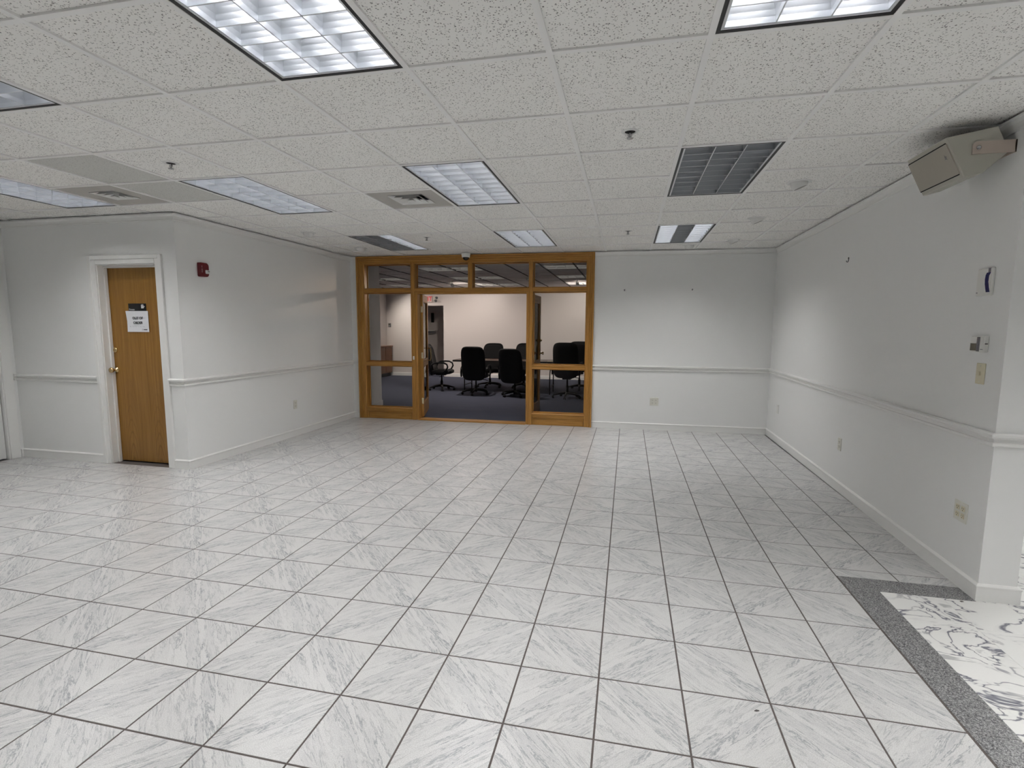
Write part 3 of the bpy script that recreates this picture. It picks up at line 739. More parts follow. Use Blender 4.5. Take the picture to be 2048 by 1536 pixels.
# ------------------------------------------------------------------ restroom door
d = empty('door_1', ((DOOR_X0+DOOR_X1)/2, yD(-5)+0.10, 0), 0, 'flush oak restroom door with a paper out of order notice', 'door', kind='structure')
hw = (DOOR_X1-DOOR_X0)/2
MB().box(-hw+0.022, hw-0.022, 0, 0.044, 0.012, DOOR_Z-0.024, 0.002).build('leaf', 'oak_door', d)
cz = DOOR_Z
def trimbox(name, *a, parent=d, mat='trim_paint', bev=0.003):
    return MB().box(*a, bev).build(name, mat, parent)
for s_ in (-1, 1):
    x0, x1 = sorted((s_*hw, s_*(hw-0.018))); trimbox('jamb', x0, x1, -0.10, 0.05, 0, cz)
    x0, x1 = sorted((s_*(hw-0.018), s_*(hw-0.032))); trimbox('stop', x0, x1, -0.04, -0.004, 0, cz-0.018)
    x0, x1 = sorted((s_*(hw-0.008), s_*(hw+0.045))); trimbox('casing', x0, x1, -0.112, -0.099, 0, cz+0.045)
    x0, x1 = sorted((s_*(hw+0.040), s_*(hw+0.080))); trimbox('casing_band', x0, x1, -0.122, -0.099, 0, cz+0.080)
trimbox('head_jamb', -hw+0.018, hw-0.018, -0.10, 0.05, cz-0.018, cz); trimbox('head_stop', -hw+0.032, hw-0.032, -0.04, -0.004, cz-0.034, cz-0.018)
trimbox('head_casing', -hw+0.008, hw-0.008, -0.112, -0.099, cz-0.008, cz+0.045); trimbox('head_band', -hw-0.040, hw+0.040, -0.122, -0.099, cz+0.040, cz+0.080)
KNOB = [(0.0, 0.0), (0.032, 0.0), (0.032, 0.005), (0.014, 0.012), (0.011, 0.032), (0.024, 0.042), (0.029, 0.055), (0.024, 0.068), (0.010, 0.073), (0, 0.074)]
o = MB().lathe(KNOB, 20, axis='y').build('knob', 'brass', d, True); o.location = (-5.310+4.975, 0, 0.995); o.rotation_euler = (0, 0, PI)
o = MB().lathe([(0, 0), (0.027, 0), (0.027, 0.008), (0.020, 0.013), (0.009, 0.015), (0.006, 0.010), (0, 0.010)], 20, axis='y').build('deadbolt', 'brass', d, True); o.location = (-5.300+4.975, 0, 1.207); o.rotation_euler = (0, 0, PI)
# sign and notice hang on the door leaf
yd = yD(-5)+0.10
def lettering(txt, size, mat, parent, loc, bold=0.0, name='lettering', rx=PI/2, rz=0.0):
    me = text_mesh(txt, size, 0.0004, bold); me.materials.append(MATS[mat]); o = bpy.data.objects.new(name, me); COL.objects.link(o); o.parent = parent; o.location = loc; o.rotation_euler = (rx, 0, rz); return o
sx, sz = -4.977, 1.620
sg = empty('door_sign', (sx, yd, sz), 0, 'black plastic door sign with a white hand symbol above the paper notice', 'sign')
MB().box(-0.112, 0.112, -0.004, -0.0005, -0.04, 0.072, 0.0015).build('plate', 'sign_black', sg)
lettering('Private', 0.026, 'sign_white', sg, (-0.068, -0.0045, 0.010))
m = MB(); m.box(-0.016, 0.016, -0.0055, -0.0042, -0.012, 0.012, 0.0004)
for i, h_ in enumerate((0.020, 0.026, 0.027, 0.022)): m.box(-0.016+i*0.0083, -0.010+i*0.0083, -0.0055, -0.0042, 0.008, 0.010+h_*0.75, 0.0004)
m.add([(0.014, -0.0055, -0.008), (0.030, -0.0055, 0.008), (0.027, -0.0055, 0.013), (0.014, -0.0055, 0.004), (0.014, -0.0042, -0.008), (0.030, -0.0042, 0.008), (0.027, -0.0042, 0.013), (0.014, -0.0042, 0.004)], [(0, 1, 2, 3), (7, 6, 5, 4), (0, 4, 5, 1), (1, 5, 6, 2), (2, 6, 7, 3), (3, 7, 4, 0)])
o = m.build('hand_symbol', 'sign_white', sg); o.location = (0.068, 0, 0.034)
px, pz = -4.977, 1.507
nt_ = empty('paper_notice', (px, yd-0.005, pz), 0.0, 'white paper out of order notice taped on the oak door', 'notice')
m = MB(); n = 8; v = []
for s_ in (-1, 1):
    for i in range(n+1):
        for j in range(n+1):
            u_, w_ = i/n*2-1, j/n*2-1
            x = u_*0.136 + (-0.010*max(0, w_)*max(0, -u_))
            v.append((x, -0.0006*(1 if s_ < 0 else 0) - 0.006*(w_*w_)*(1-u_)*0.25 - 0.002*math.sin(2*u_)*0.5 - 0.002, w_*0.108))
N1 = (n+1)*(n+1)
f = [(i*(n+1)+j, (i+1)*(n+1)+j, (i+1)*(n+1)+j+1, i*(n+1)+j+1) for i in range(n) for j in range(n)]
m.add(v, f+[tuple(N1+a for a in q[::-1]) for q in f]); m.build('sheet', 'paper', nt_)
lettering('OUT OF', 0.036, 'ink', nt_, (0.006, -0.0072, 0.033), 0.0006); lettering('ORDER', 0.036, 'ink', nt_, (0.006, -0.0072, -0.014), 0.0006)
m = MB()
for i, (a, b_) in enumerate([(-0.10, -0.085), (-0.07, -0.045), (-0.042, -0.012), (0.0, 0.014), (0.022, 0.05), (0.058, 0.088)]):
    m.tube([(a, -0.0072, -0.053+0.003*(i % 2)), ((2*a+b_)/3, -0.0072, -0.048), ((a+2*b_)/3, -0.0072, -0.056), (b_, -0.0072, -0.051)], 0.0009, 5)
m.build('handwriting', 'ink_pale', nt_)
m = MB(); m.lathe([(0.005, -0.0003), (0.008, -0.0003), (0.008, 0.0003), (0.005, 0.0003), (0.005, -0.0003)], 14, (0.060, -0.0072, -0.084), 'y'); m.build('printed_mark', 'ink_pale', nt_)
m = MB(); m.box(0.074, 0.118, -0.0075, -0.0069, -0.088, -0.080); m.build('printed_line', 'ink', nt_)

# ------------------------------------------------------------------ white door on the far left wall
d2 = empty('door_2', (LX, (D2Y0+D2Y1)/2, 0), 0, 'plain white door at the left edge with a dark gap', 'door', kind='structure')
hy = (D2Y1-D2Y0)/2
MB().box(-0.075, -0.035, -hy+0.02, hy-0.022, 0.012, D2Z-0.02, 0.002).build('leaf', 'door_white', d2)
for s_ in (-1, 1):
    y0, y1 = sorted((s_*hy, s_*(hy-0.016))); MB().box(-0.14, 0.0, y0, y1, 0, D2Z, 0.002).build('jamb', 'trim_paint', d2)
    y0, y1 = sorted((s_*(hy-0.008), s_*(hy+0.086))); MB().box(0.0, 0.018, y0, y1, 0, D2Z+0.008, 0.003).build('casing', 'trim_paint', d2)
MB().box(-0.14, 0, -hy+0.016, hy-0.016, D2Z-0.016, D2Z, 0.002).build('head_jamb', 'trim_paint', d2)
MB().box(0.0, 0.018, -hy-0.086, hy+0.086, D2Z-0.008, D2Z+0.08, 0.003).build('head_casing', 'trim_paint', d2)

# ------------------------------------------------------------------ meeting room shell
def yF(x): return 14.6 + TB*x
MXL, MXR = -7.12, 2.10
mf = struct(MB().prism([(MXL-0.15, yB(MXL)+0.02), (-4.36, yB(-4.36)+0.02), (-4.36, yB(-4.36)+T-0.01), (-4.36+0.02, yB(-4.36)+T), (FX0+0.02, yB(FX0)+0.03), (FX1-0.02, yB(FX1)+0.03), (FX1, yB(FX1)+T), (MXR, yB(MXR)+T), (MXR, yF(MXR)), (MXL-0.15, yF(MXL))], -0.10, 0.0).build('floor_meeting', 'carpet'), 'blue grey carpet of the meeting room')
DX0, DX1, DZ = -6.22, -5.326, 2.093
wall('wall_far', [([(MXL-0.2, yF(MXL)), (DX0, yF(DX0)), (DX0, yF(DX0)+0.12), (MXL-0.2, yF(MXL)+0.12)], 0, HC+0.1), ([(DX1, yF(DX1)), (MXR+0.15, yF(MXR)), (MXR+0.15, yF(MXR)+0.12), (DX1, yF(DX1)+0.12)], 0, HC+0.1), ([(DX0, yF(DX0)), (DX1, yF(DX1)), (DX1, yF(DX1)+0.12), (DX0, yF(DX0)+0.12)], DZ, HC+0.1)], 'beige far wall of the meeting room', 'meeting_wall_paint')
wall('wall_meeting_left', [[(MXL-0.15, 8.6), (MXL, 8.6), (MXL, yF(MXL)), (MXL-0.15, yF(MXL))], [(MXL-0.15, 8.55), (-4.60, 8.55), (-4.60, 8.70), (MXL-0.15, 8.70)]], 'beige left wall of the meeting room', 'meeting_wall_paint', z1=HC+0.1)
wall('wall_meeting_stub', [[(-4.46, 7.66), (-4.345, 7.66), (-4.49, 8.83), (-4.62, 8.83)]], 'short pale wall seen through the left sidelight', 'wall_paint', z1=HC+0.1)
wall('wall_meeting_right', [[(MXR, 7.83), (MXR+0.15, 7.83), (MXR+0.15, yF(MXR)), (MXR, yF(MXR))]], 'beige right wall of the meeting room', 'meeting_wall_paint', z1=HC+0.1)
BP2 = [(0, 0), (0.014, 0), (0.014, 0.085), (0.006, 0.10), (0, 0.10)]
sweep(['baseboard_far'], [(MXR, yF(MXR)), (DX1+0.05, yF(DX1+0.05))], BP2, label=['white baseboard on the far meeting room wall'])
sweep(['baseboard_alcove'], [(DX0-0.02, yF(DX0)), (MXL, yF(MXL))], BP2, label=['white baseboard beside the wooden cabinet'])
m = MB().add([], []); v0, v1 = Vector((-4.345, 7.70)), Vector((-4.49, 8.83)); dn = (v1-v0).normalized(); nn = Vector((dn.y, -dn.x))
pl = [v0, v1, v1+nn*0.014+dn*0.014, v0+nn*0.014]
struct(MB().prism([(p.x, p.y) for p in pl], 0, 0.095).build('baseboard_pier', 'trim_paint'), 'white baseboard on the pale pier behind the left sidelight')
# corridor behind the far doorway
wall('wall_corridor', [[(-7.2, 16.6), (-4.4, 16.6), (-4.4, 16.7), (-7.2, 16.7)], [(-7.3, 14.6), (-7.2, 14.6), (-7.2, 16.7), (-7.3, 16.7)], [(-5.0, 14.62), (-4.9, 14.62), (-4.9, 16.6), (-5.0, 16.6)]], 'dim corridor walls beyond the far doorway', 'meeting_wall_paint', z1=HC)
struct(MB().box(-7.3, -4.4, 14.58, 16.7, -0.1, -0.0005).build('floor_corridor', 'carpet'), 'dim corridor carpet'); struct(MB().box(-7.3, -4.4, 14.58, 16.7, HC, HC+0.08).build('ceiling_corridor', 'meeting_ceiling_tile'), 'dim corridor ceiling')
# meeting room ceiling: panels and dark tees
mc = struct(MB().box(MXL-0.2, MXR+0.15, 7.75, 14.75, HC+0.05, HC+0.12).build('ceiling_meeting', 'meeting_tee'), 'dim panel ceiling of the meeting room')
MX_O, MY_O = -1.585, 9.42
mt_me = MB().tile([(-0.296, -0.302), (0.296, -0.302), (0.296, 0.302), (-0.296, 0.302)], 0.016, 0.0, 0.001).mesh('ceiling_tile', 'meeting_ceiling_tile')
MLIGHTS = [(-4, 0), (-4, 3), (-4, 6), (0, 0), (0, 3), (0, 6), (-8, 3), (-8, 6)]
mcell = {(a+e, b_) for a, b_ in MLIGHTS for e in (0, 1)}
mrest = MB()
MREG = [(-1, 0, -MXL), (1, 0, MXR), (TB, -1, -7.6306-T), (-TB, 1, 14.6)]
for k in range(-10, 7):
    for r_ in range(-3, 9):
        if (k, r_) in mcell: continue
        cx, cy = MX_O+(k+0.5)*CS, MY_O+(r_+0.5)*CS
        if cx < -4.55 and cy < 8.7: continue
        sq = [(cx-0.296, cy-0.302), (cx+0.296, cy-0.302), (cx+0.296, cy+0.302), (cx-0.296, cy+0.302)]
        q = clip(sq, MREG)
        if not q: continue
        p_ = proj((cx, cy, HC))
        if len(q) == 4 and p_ and 720 < p_[0] < 1190 and 500 < p_[1] < 590: share('ceiling_tile', mt_me, mc, (cx, cy, HC+0.012))
        else: mrest.tile(q, HC+0.028, HC+0.012, 0.001)
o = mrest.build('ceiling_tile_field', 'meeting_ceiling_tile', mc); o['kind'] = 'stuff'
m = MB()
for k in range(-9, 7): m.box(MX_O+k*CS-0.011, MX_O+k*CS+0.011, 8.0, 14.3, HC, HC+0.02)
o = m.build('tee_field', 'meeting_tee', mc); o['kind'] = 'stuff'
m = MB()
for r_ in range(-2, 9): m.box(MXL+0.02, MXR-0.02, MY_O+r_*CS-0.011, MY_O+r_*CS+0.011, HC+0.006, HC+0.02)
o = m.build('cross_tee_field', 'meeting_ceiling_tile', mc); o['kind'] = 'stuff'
plain('unlit_lens_glow', (0.80, 0.78, 0.75), 0.35, emit=(1.0, 0.93, 0.85), estr=0.16)  # switched-off lens; its emission stands in for reflected light
mlab = {(-4, 0): 'unlit troffer light behind the transom pane, nearest the dome camera', (-4, 3): 'second unlit troffer light behind the middle transom panes', (-4, 6): 'farthest unlit troffer light behind the middle transom panes',
        (0, 0): 'nearest unlit troffer light behind the right transom pane', (0, 3): 'middle unlit troffer light behind the right transom pane', (0, 6): 'farthest unlit troffer light behind the right transom pane',
        (-8, 3): 'unlit troffer light behind the left transom pane', (-8, 6): 'farther unlit troffer light behind the left transom pane'}
for (a, b_) in MLIGHTS:
    o = empty('meeting_light', (MX_O+(a+1)*CS, MY_O+(b_+0.5)*CS, HC), 0, mlab[(a, b_)], 'ceiling light', 'meeting room troffers')
    m = MB(); ring(m, 0.595, 0.29, 0.575, 0.27, 0.001, 0.03); m.build('frame', 'tee', o)
    MB().box(-0.575, 0.575, -0.27, 0.27, 0.035, 0.045).build('lens', 'unlit_lens_glow', o)
    m = MB()
    for j in range(1, 6): m.box(-0.575+j*1.15/6-0.003, -0.575+j*1.15/6+0.003, -0.27, 0.27, 0.004, 0.034)
    m.box(-0.575, 0.575, -0.003, 0.003, 0.004, 0.034); m.build('louver_grid', 'tee', o)
# warm adjustable spots in the meeting room, two of them added fill
def spot_fixture(name, loc, target, label, energy, size=1.5, col=(1.0, 0.88, 0.80), stem=True, blend=0.7, radius=0.05):
    o = empty(name, loc, 0, label, 'spotlight', 'meeting room spotlights')
    MB().cyl((0, 0, -0.005), (0, 0, 0.0), 0.05, n=16).build('canopy', 'plastic_white', o)
    MB().cyl((0, 0, -0.06), (0, 0, -0.004), 0.008, n=8).build('stem', 'plastic_white', o)
    dv = (Vector(target)-Vector(loc)).normalized(); c0 = Vector((0, 0, -0.075))
    MB().cyl(c0-dv*0.05, c0+dv*0.05, 0.030, 0.040, n=16, cap=False).build('can', 'plastic_white', o)
    L = bpy.data.lights.new('spot_lamp', 'SPOT'); L.energy = energy; L.spot_size = size; L.spot_blend = blend; L.color = col; L.shadow_soft_size = radius
    lo = bpy.data.objects.new('spot_lamp', L); COL.objects.link(lo); lo.parent = o; lo.location = c0+dv*0.04; lo.rotation_euler = dv.to_track_quat('-Z', 'Y').to_euler()
    return o
spot_fixture('track_spot', (-6.75, 13.35, HC), (-5.9, 14.3, 1.2), 'glowing white spotlight head behind the left transom pane', 75, size=2.0, blend=1.0)
spot_fixture('track_spot', (-4.3, 12.3, HC), (-4.2, 14.5, 1.2), 'spotlight washing the middle of the far wall', 112, size=2.1, blend=1.0)
spot_fixture('track_spot', (-1.2, 12.3, HC), (-1.1, 14.57, 1.2), 'spotlight washing the right of the far wall', 100, size=2.1, blend=1.0)
spot_fixture('track_spot', (-3.215, 10.33, HC), (-2.9, 10.5, 0.0), 'added fill spotlight over the meeting table', 120, size=2.7, blend=1.0)  # made-up fixture, lifts the dim carpet and ceiling by bounce
spot_fixture('track_spot', (-5.9, 11.0, HC), (-5.6, 11.6, 0.0), 'added fill spotlight in the left part of the meeting room', 90, size=2.7, blend=1.0)  # another invented source, spreads bounce light on this side
spot_fixture('track_spot', (-2.1, 10.95, HC), (-4.3, 6.85, 1.55), 'spotlight aimed through the glass at the left side wall', 62, size=0.40, blend=0.8, col=(1.0, 0.74, 0.56))

# ------------------------------------------------------------------ meeting furniture
def make_chair_meshes():
    R = {}
    def lean(p): x, y, z = p; t = (z+0.37)/0.74; return (x, y-0.10*t-0.05*t*t+0.05*(x/0.26)**2*0.9, z)
    R['backrest'] = MB().ellip(0.265, 0.052, 0.37, 0.42, 0.62, 18, 30, lean).mesh('backrest', 'leather')
    R['backrest_pad'] = MB().ellip(0.215, 0.035, 0.30, 0.40, 0.6, 14, 24, lean).mesh('backrest_pad', 'leather')
    R['seat'] = MB().ellip(0.265, 0.25, 0.055, 0.5, 0.45, 12, 30).mesh('seat', 'leather')
    arm = [(0, -0.17, 0.42), (0, -0.19, 0.52), (0, -0.17, 0.60), (0, -0.10, 0.645), (0, 0.02, 0.66), (0, 0.12, 0.655), (0, 0.19, 0.62), (0, 0.21, 0.56), (0, 0.17, 0.48), (0, 0.10, 0.42)]
    R['armrest'] = MB().tube(arm, 0.019, 10).mesh('armrest', 'chair_plastic')
    R['gas_column'] = MB().cyl((0, 0, 0.07), (0, 0, 0.22), 0.030, n=16).cyl((0, 0, 0.20), (0, 0, 0.37), 0.018, n=14).box(-0.09, 0.09, -0.12, 0.12, 0.355, 0.385, 0.008).mesh('gas_column', 'chair_plastic')
    R['lever'] = MB().tube([(0.05, 0, 0.365), (0.20, 0.02, 0.345), (0.27, 0.02, 0.33)], 0.007, 6).mesh('lever', 'chair_plastic')
    R['leg'] = MB().tube([(0.0, 0, 0.100), (0.06, 0, 0.105), (0.20, 0, 0.088), (0.30, 0, 0.066)], [0.030, 0.028, 0.021, 0.016], 8).mesh('leg', 'chair_plastic')
    c = MB(); c.cyl((0.298, -0.022, 0.027), (0.298, -0.006, 0.027), 0.027, n=14); c.cyl((0.298, 0.006, 0.027), (0.298, 0.022, 0.027), 0.027, n=14); c.cyl((0.30, 0, 0.03), (0.30, 0, 0.068), 0.008, n=8)
    R['caster'] = c.mesh('caster', 'chair_plastic')
    for me in R.values():
        for p in me.polygons: p.use_smooth = True
    return R
CM = make_chair_meshes()
def chair(x, y, rz, label, seat_dz=0.0, spin=0.2):
    o = empty('office_chair', (x, y, 0), rz, label, 'chair', 'black office chairs round the folding table')
    share('seat', CM['seat'], o, (0, 0.02, 0.435+seat_dz)); share('backrest', CM['backrest'], o, (0, -0.215, 0.715+seat_dz)); share('backrest_pad', CM['backrest_pad'], o, (0, -0.175, 0.735+seat_dz))
    for s_ in (-1, 1): share('armrest', CM['armrest'], o, (s_*0.285, 0, seat_dz))
    g_ = share('gas_column', CM['gas_column'], o, (0, 0, seat_dz*0.5)); share('lever', CM['lever'], o, (0, 0, seat_dz))
    for i in range(5):
        a = spin+i*2*PI/5
        share('leg', CM['leg'], o, (0, 0, 0), a); share('caster', CM['caster'], o, (0, 0, 0), a)
    return o
chair(-4.24, 11.36, -PI/2+0.12, 'black office chair seen from the side at the left end of the table', 0.0, 0.3)
chair(-3.235, 10.80, 0.05, 'black office chair with its back turned, nearest the open left door', -0.02, 0.9)
chair(-2.345, 10.72, -0.16, 'black office chair with its back turned, beside the right door jamb', -0.05, 0.5)
chair(-1.215, 10.72, -0.06, 'black office chair with its back turned, seen through the right sidelight', 0.09, 0.95)
chair(-3.30, 12.22, PI-0.05, 'black office chair facing the hall across the table, centre of the doorway', -0.01, 0.25)
chair(-2.45, 12.22, PI, 'black office chair facing the hall, mostly hidden by the doorway jamb', 0.0, 0.7)
chair(-1.10, 12.24, PI+0.1, 'black office chair behind the sidelight chair, facing the hall', 0.06, 0.3)
t = empty('folding_table', (-2.63, 11.42, 0), 0, 'long dark folding table with black edge and metal legs', 'table')
MB().box(-1.22, 1.22, -0.38, 0.38, 0.708, 0.733, 0.003).build('tabletop', 'table_wood', t)
m = MB(); 
for a in ((-1.226, -1.22, -0.386, 0.386), (1.22, 1.226, -0.386, 0.386), (-1.22, 1.22, -0.386, -0.38), (-1.22, 1.22, 0.38, 0.386)): m.box(*a, 0.695, 0.734)
m.build('edge_band', 'table_edge', t)
for s_ in (-1, 1):
    for yy in (-0.28, 0.28):
        MB().tube([(s_*0.98, yy*0.7, 0.70), (s_*0.98, yy*0.7, 0.56), (s_*0.98, yy, 0.46), (s_*0.98, yy, 0.02)], 0.0125, 8).build('leg', 'chair_plastic', t, True)
        MB().cyl((s_*0.98, yy, 0), (s_*0.98, yy, 0.03), 0.016, n=10).build('foot', 'rubber', t)
    MB().tube([(s_*0.98, -0.28, 0.16), (s_*0.98, 0.28, 0.16)], 0.011, 8).build('stretcher', 'chair_plastic', t)
    MB().tube([(s_*0.98, 0, 0.52), (s_*0.55, 0, 0.70)], 0.009, 8).build('brace', 'chair_plastic', t); MB().tube([(s_*0.98, -0.20, 0.55), (s_*0.98, 0.20, 0.55)], 0.009, 8).build('crossbar', 'chair_plastic', t)
m = MB().box(-0.09, 0.09, -0.06, 0.06, 0, 0.008, 0.002); o = m.build('notepad', 'plastic_cream'); o.location = (-1.62, 11.16, 0.734); o.rotation_euler = (0, 0, 0.1); tag(o, 'small pale notepad lying on the folding table', 'notepad')
# cabinet beside the far left wall
cb = empty('wooden_cabinet', (-7.02, 13.75, 0), 0, 'reddish wooden low cabinet seen through the left sidelight', 'cabinet')
MB().box(-0.08, 0.075, -0.68, 0.62, 0.10, 0.875, 0.003).build('body', 'cabinet_wood', cb); MB().box(-0.095, 0.105, -0.71, 0.64, 0.875, 0.905, 0.003).build('top', 'cabinet_wood', cb); MB().box(-0.06, 0.04, -0.64, 0.58, 0.0, 0.10).build('plinth', 'black_metal', cb)
for i in range(3):
    y0 = -0.66+i*0.425; dr = MB().box(0.075, 0.092, y0, y0+0.405, 0.13, 0.86, 0.004).build('door', 'cabinet_wood', cb)
    k_ = MB().lathe([(0, 0), (0.006, 0), (0.006, 0.012), (0.012, 0.018), (0.012, 0.024), (0, 0.026)], 12, axis='x').build('knob', 'brass', dr, True); k_.location = (0.092, y0+0.36, 0.60)
# small things on the far wall and in the corridor
def far_thing(name, x, z, label, cat): return empty(name, (x, yF(x), z), ANG, label, cat)
ex = far_thing('exit_sign', -5.83, 2.285, 'red lettered exit sign above the far doorway', 'exit sign')
MB().box(-0.17, 0.17, -0.05, -0.002, -0.095, 0.095, 0.004).build('case', 'exit_face', ex); lettering('EXIT', 0.175, 'exit_red', ex, (0, -0.0505, 0), 0.002)
em = far_thing('emergency_lamp', -5.575, 2.30, 'twin head emergency lamp beside the exit sign', 'emergency lamp')
MB().box(-0.05, 0.0, -0.04, -0.002, -0.05, 0.05, 0.003).build('battery_box', 'plastic_ivory', em)
for dx, dz in ((0.03, 0.035), (0.0, -0.055)): MB().cyl((dx, -0.02, dz), (dx+0.05, -0.09, dz-0.02), 0.022, 0.036, n=14).build('lamp_head', 'plastic_grey', em)
th = far_thing('wall_thermostat', -7.02, 1.52, 'small grey thermostat on the beige wall above the cabinet', 'thermostat')
MB().box(-0.04, 0.04, -0.03, -0.002, -0.055, 0.055, 0.004).build('body', 'plastic_grey', th); MB().box(-0.025, 0.025, -0.032, -0.030, 0.0, 0.035).build('display', 'lcd', th)
pf = empty('picture_frame', (-6.50, 16.598, 1.78), 0, 'narrow dark picture on the dim corridor wall', 'picture'); MB().box(-0.05, 0.05, -0.02, -0.001, -0.16, 0.16, 0.003).build('frame', 'picture_dark', pf); MB().box(-0.04, 0.04, -0.022, -0.020, -0.14, 0.14).build('print', 'black_void', pf)
sh = empty('wall_shelf', (-6.50, 16.598, 1.33), 0, 'pale wall shelf in the dim corridor', 'shelf'); MB().box(-0.17, 0.16, -0.25, -0.001, 0, 0.03, 0.002).build('board', 'plastic_white', sh); MB().box(-0.13, 0.12, -0.2, -0.002, -0.07, -0.001, 0.002).build('bracket', 'plastic_grey', sh)
rk = empty('rack', (-5.62, 15.6, 0), 0, 'white metal rack standing in the dim corridor', 'rack')
for x in (-0.13, 0.13): MB().tube([(x, 0, 0), (x, 0, 0.88)], 0.012, 8).build('upright', 'plastic_white', rk)
for z in (0.25, 0.55, 0.88): MB().tube([(-0.13, 0, z), (0.13, 0, z)], 0.010, 8).build('bar', 'plastic_white', rk)

# ------------------------------------------------------------------ things on the ceiling
def sprinkler(x, y, label):
    o = empty('sprinkler', (x, y, H+0.009), 0, label, 'sprinkler', 'fire sprinklers in the hall ceiling')
    MB().lathe([(0.029, -0.002), (0.033, -0.006), (0.046, -0.004), (0.050, 0.0)], 24).build('escutcheon', 'vent_white', o, True)
    MB().lathe([(0, -0.0014), (0.031, -0.0014), (0.031, 0.0)], 20).build('cup', 'black_void', o)
    MB().cyl((0, 0, -0.03), (0, 0, -0.001), 0.006, n=10).build('stem', 'chrome', o)
    for s_ in (-1, 1): MB().tube([(s_*0.006, 0, -0.008), (s_*0.011, 0, -0.02), (s_*0.004, 0, -0.032)], 0.002, 6).build('frame_arm', 'chrome', o)
    MB().lathe([(0, -0.032), (0.010, -0.033), (0.018, -0.036), (0.018, -0.0385), (0, -0.036)], 16).build('deflector', 'chrome', o)
sprinkler(kx(-4.48), ry(1.45), 'chrome sprinkler in front of the left vent and ceiling light')
sprinkler(kx(0.52), ry(1.51), 'nearest chrome sprinkler, left of the switched-off light')
sprinkler(kx(-3.47), ry(6.45), 'far chrome sprinkler near the partition, left of the dome camera')
sprinkler(kx(0.5), ry(6.48), 'far chrome sprinkler left of the light by the back wall')
def eyeball(x, y, to, label):
    o = empty('eyeball_light', (x, y, H+0.009), 0, label, 'downlight', 'unlit eyeball downlights')
    MB().lathe([(0.060, -0.001), (0.066, -0.007), (0.082, -0.005), (0.088, 0.0)], 28).build('trim_ring', 'vent_white', o, True)
    dv = Vector((to[0], to[1], -2.6)).normalized()
    m = MB(); n = 20; u = dv.orthogonal().normalized(); w_ = dv.cross(u); v = []; prof = [(0.052, -0.030), (0.060, 0.0), (0.0585, 0.014), (0.055, 0.026), (0.050, 0.037), (0.046, 0.037), (0.043, 0.028), (0.0, 0.024)]
    for i in range(n):
        t_ = 2*PI*i/n
        for r_, h_ in prof: v.append((u*math.cos(t_)+w_*math.sin(t_))*r_+dv*h_+Vector((0, 0, -0.008)))
    k = len(prof); m.add(v, [(i*k+j, ((i+1) % n)*k+j, ((i+1) % n)*k+j+1, i*k+j+1) for i in range(n) for j in range(k-1)])
    m.build('eyeball', 'vent_white', o, True)
    m = MB(); z8 = Vector((0, 0, -0.008)); m.cyl(dv*0.026+z8, dv*0.0360+z8, 0.0440, n=20); m.build('lamp_face', 'eyeball_inner', o)
eyeball(1.215, 4.36, (1, 0), 'eyeball downlight nearest the speaker, right of the switched-off light')
eyeball(1.215, 5.66, (1, 0), 'middle eyeball downlight of the row along the right wall')
eyeball(1.232, 6.92, (1, 0), 'farthest eyeball downlight of the row along the right wall')
eyeball(0.753, 7.28, (0, 1), 'eyeball downlight between the far light and the back wall')
eyeball(-3.72, 5.56, (-1, 0), 'eyeball downlight nearer the viewer along the left side wall')
eyeball(-3.71, 6.76, (-1, 0), 'eyeball downlight close to the top left corner of the partition')
def vent(k, r_, label, aim, half=0.165):
    o = empty('air_vent', (kx(k+0.5), ry(r_+0.5), H+0.009), 0, label, 'air vent', 'square air vents in the hall ceiling')
    hh = CS/2-0.004; m = MB(); ring(m, hh, hh, half, half, 0.0, 0.012); m.build('panel', 'vent_panel', o)
    MB().box(-half, half, -half, half, 0.05, 0.055).build('duct', 'black_void', o)
    for i in range(4):                             # nested sloping square vanes
        a, b_ = half*(1-0.27*i), half*(1-0.27*i)-0.030
        z0, z1 = -0.004-0.003*i, 0.022-0.002*i
        v = [(-a, -a, z0), (a, -a, z0), (a, a, z0), (-a, a, z0), (-b_, -b_, z1), (b_, -b_, z1), (b_, b_, z1), (-b_, b_, z1)]
        f = [(j, (j+1) % 4, 4+(j+1) % 4, 4+j) for j in range(4)]
        me = MB().add(v, f); q = me.build('vane', 'vent_white', o); sm = q.modifiers.new('thick', 'SOLIDIFY'); sm.thickness = 0.0015
    c_ = half*0.15; MB().box(-c_, c_, -c_, c_, -0.015, -0.012).build('core_plate', 'vent_white', o)
vent(-3, 3, 'square air vent in a grey panel left of the lit middle ceiling light', (0, 0), 0.155)
vent(-7, 2, 'square air vent at the left, beside the grey ceiling panels', (0, 0), 0.125)
cmr = empty('dome_camera', (-2.385, 7.455, H), 0, 'white dome security camera on the ceiling in front of the partition', 'security camera')
MB().lathe([(0, 0.0), (0.068, 0.0), (0.068, -0.006), (0.064, -0.03), (0.060, -0.058), (0.056, -0.060), (0.048, -0.060)], 28).build('housing', 'plastic_white', cmr, True)
MB().lathe([(0.047, -0.059), (0.046, -0.072), (0.036, -0.090), (0.018, -0.100), (0.0, -0.103)], 28).build('dome', 'dome_black', cmr, True)

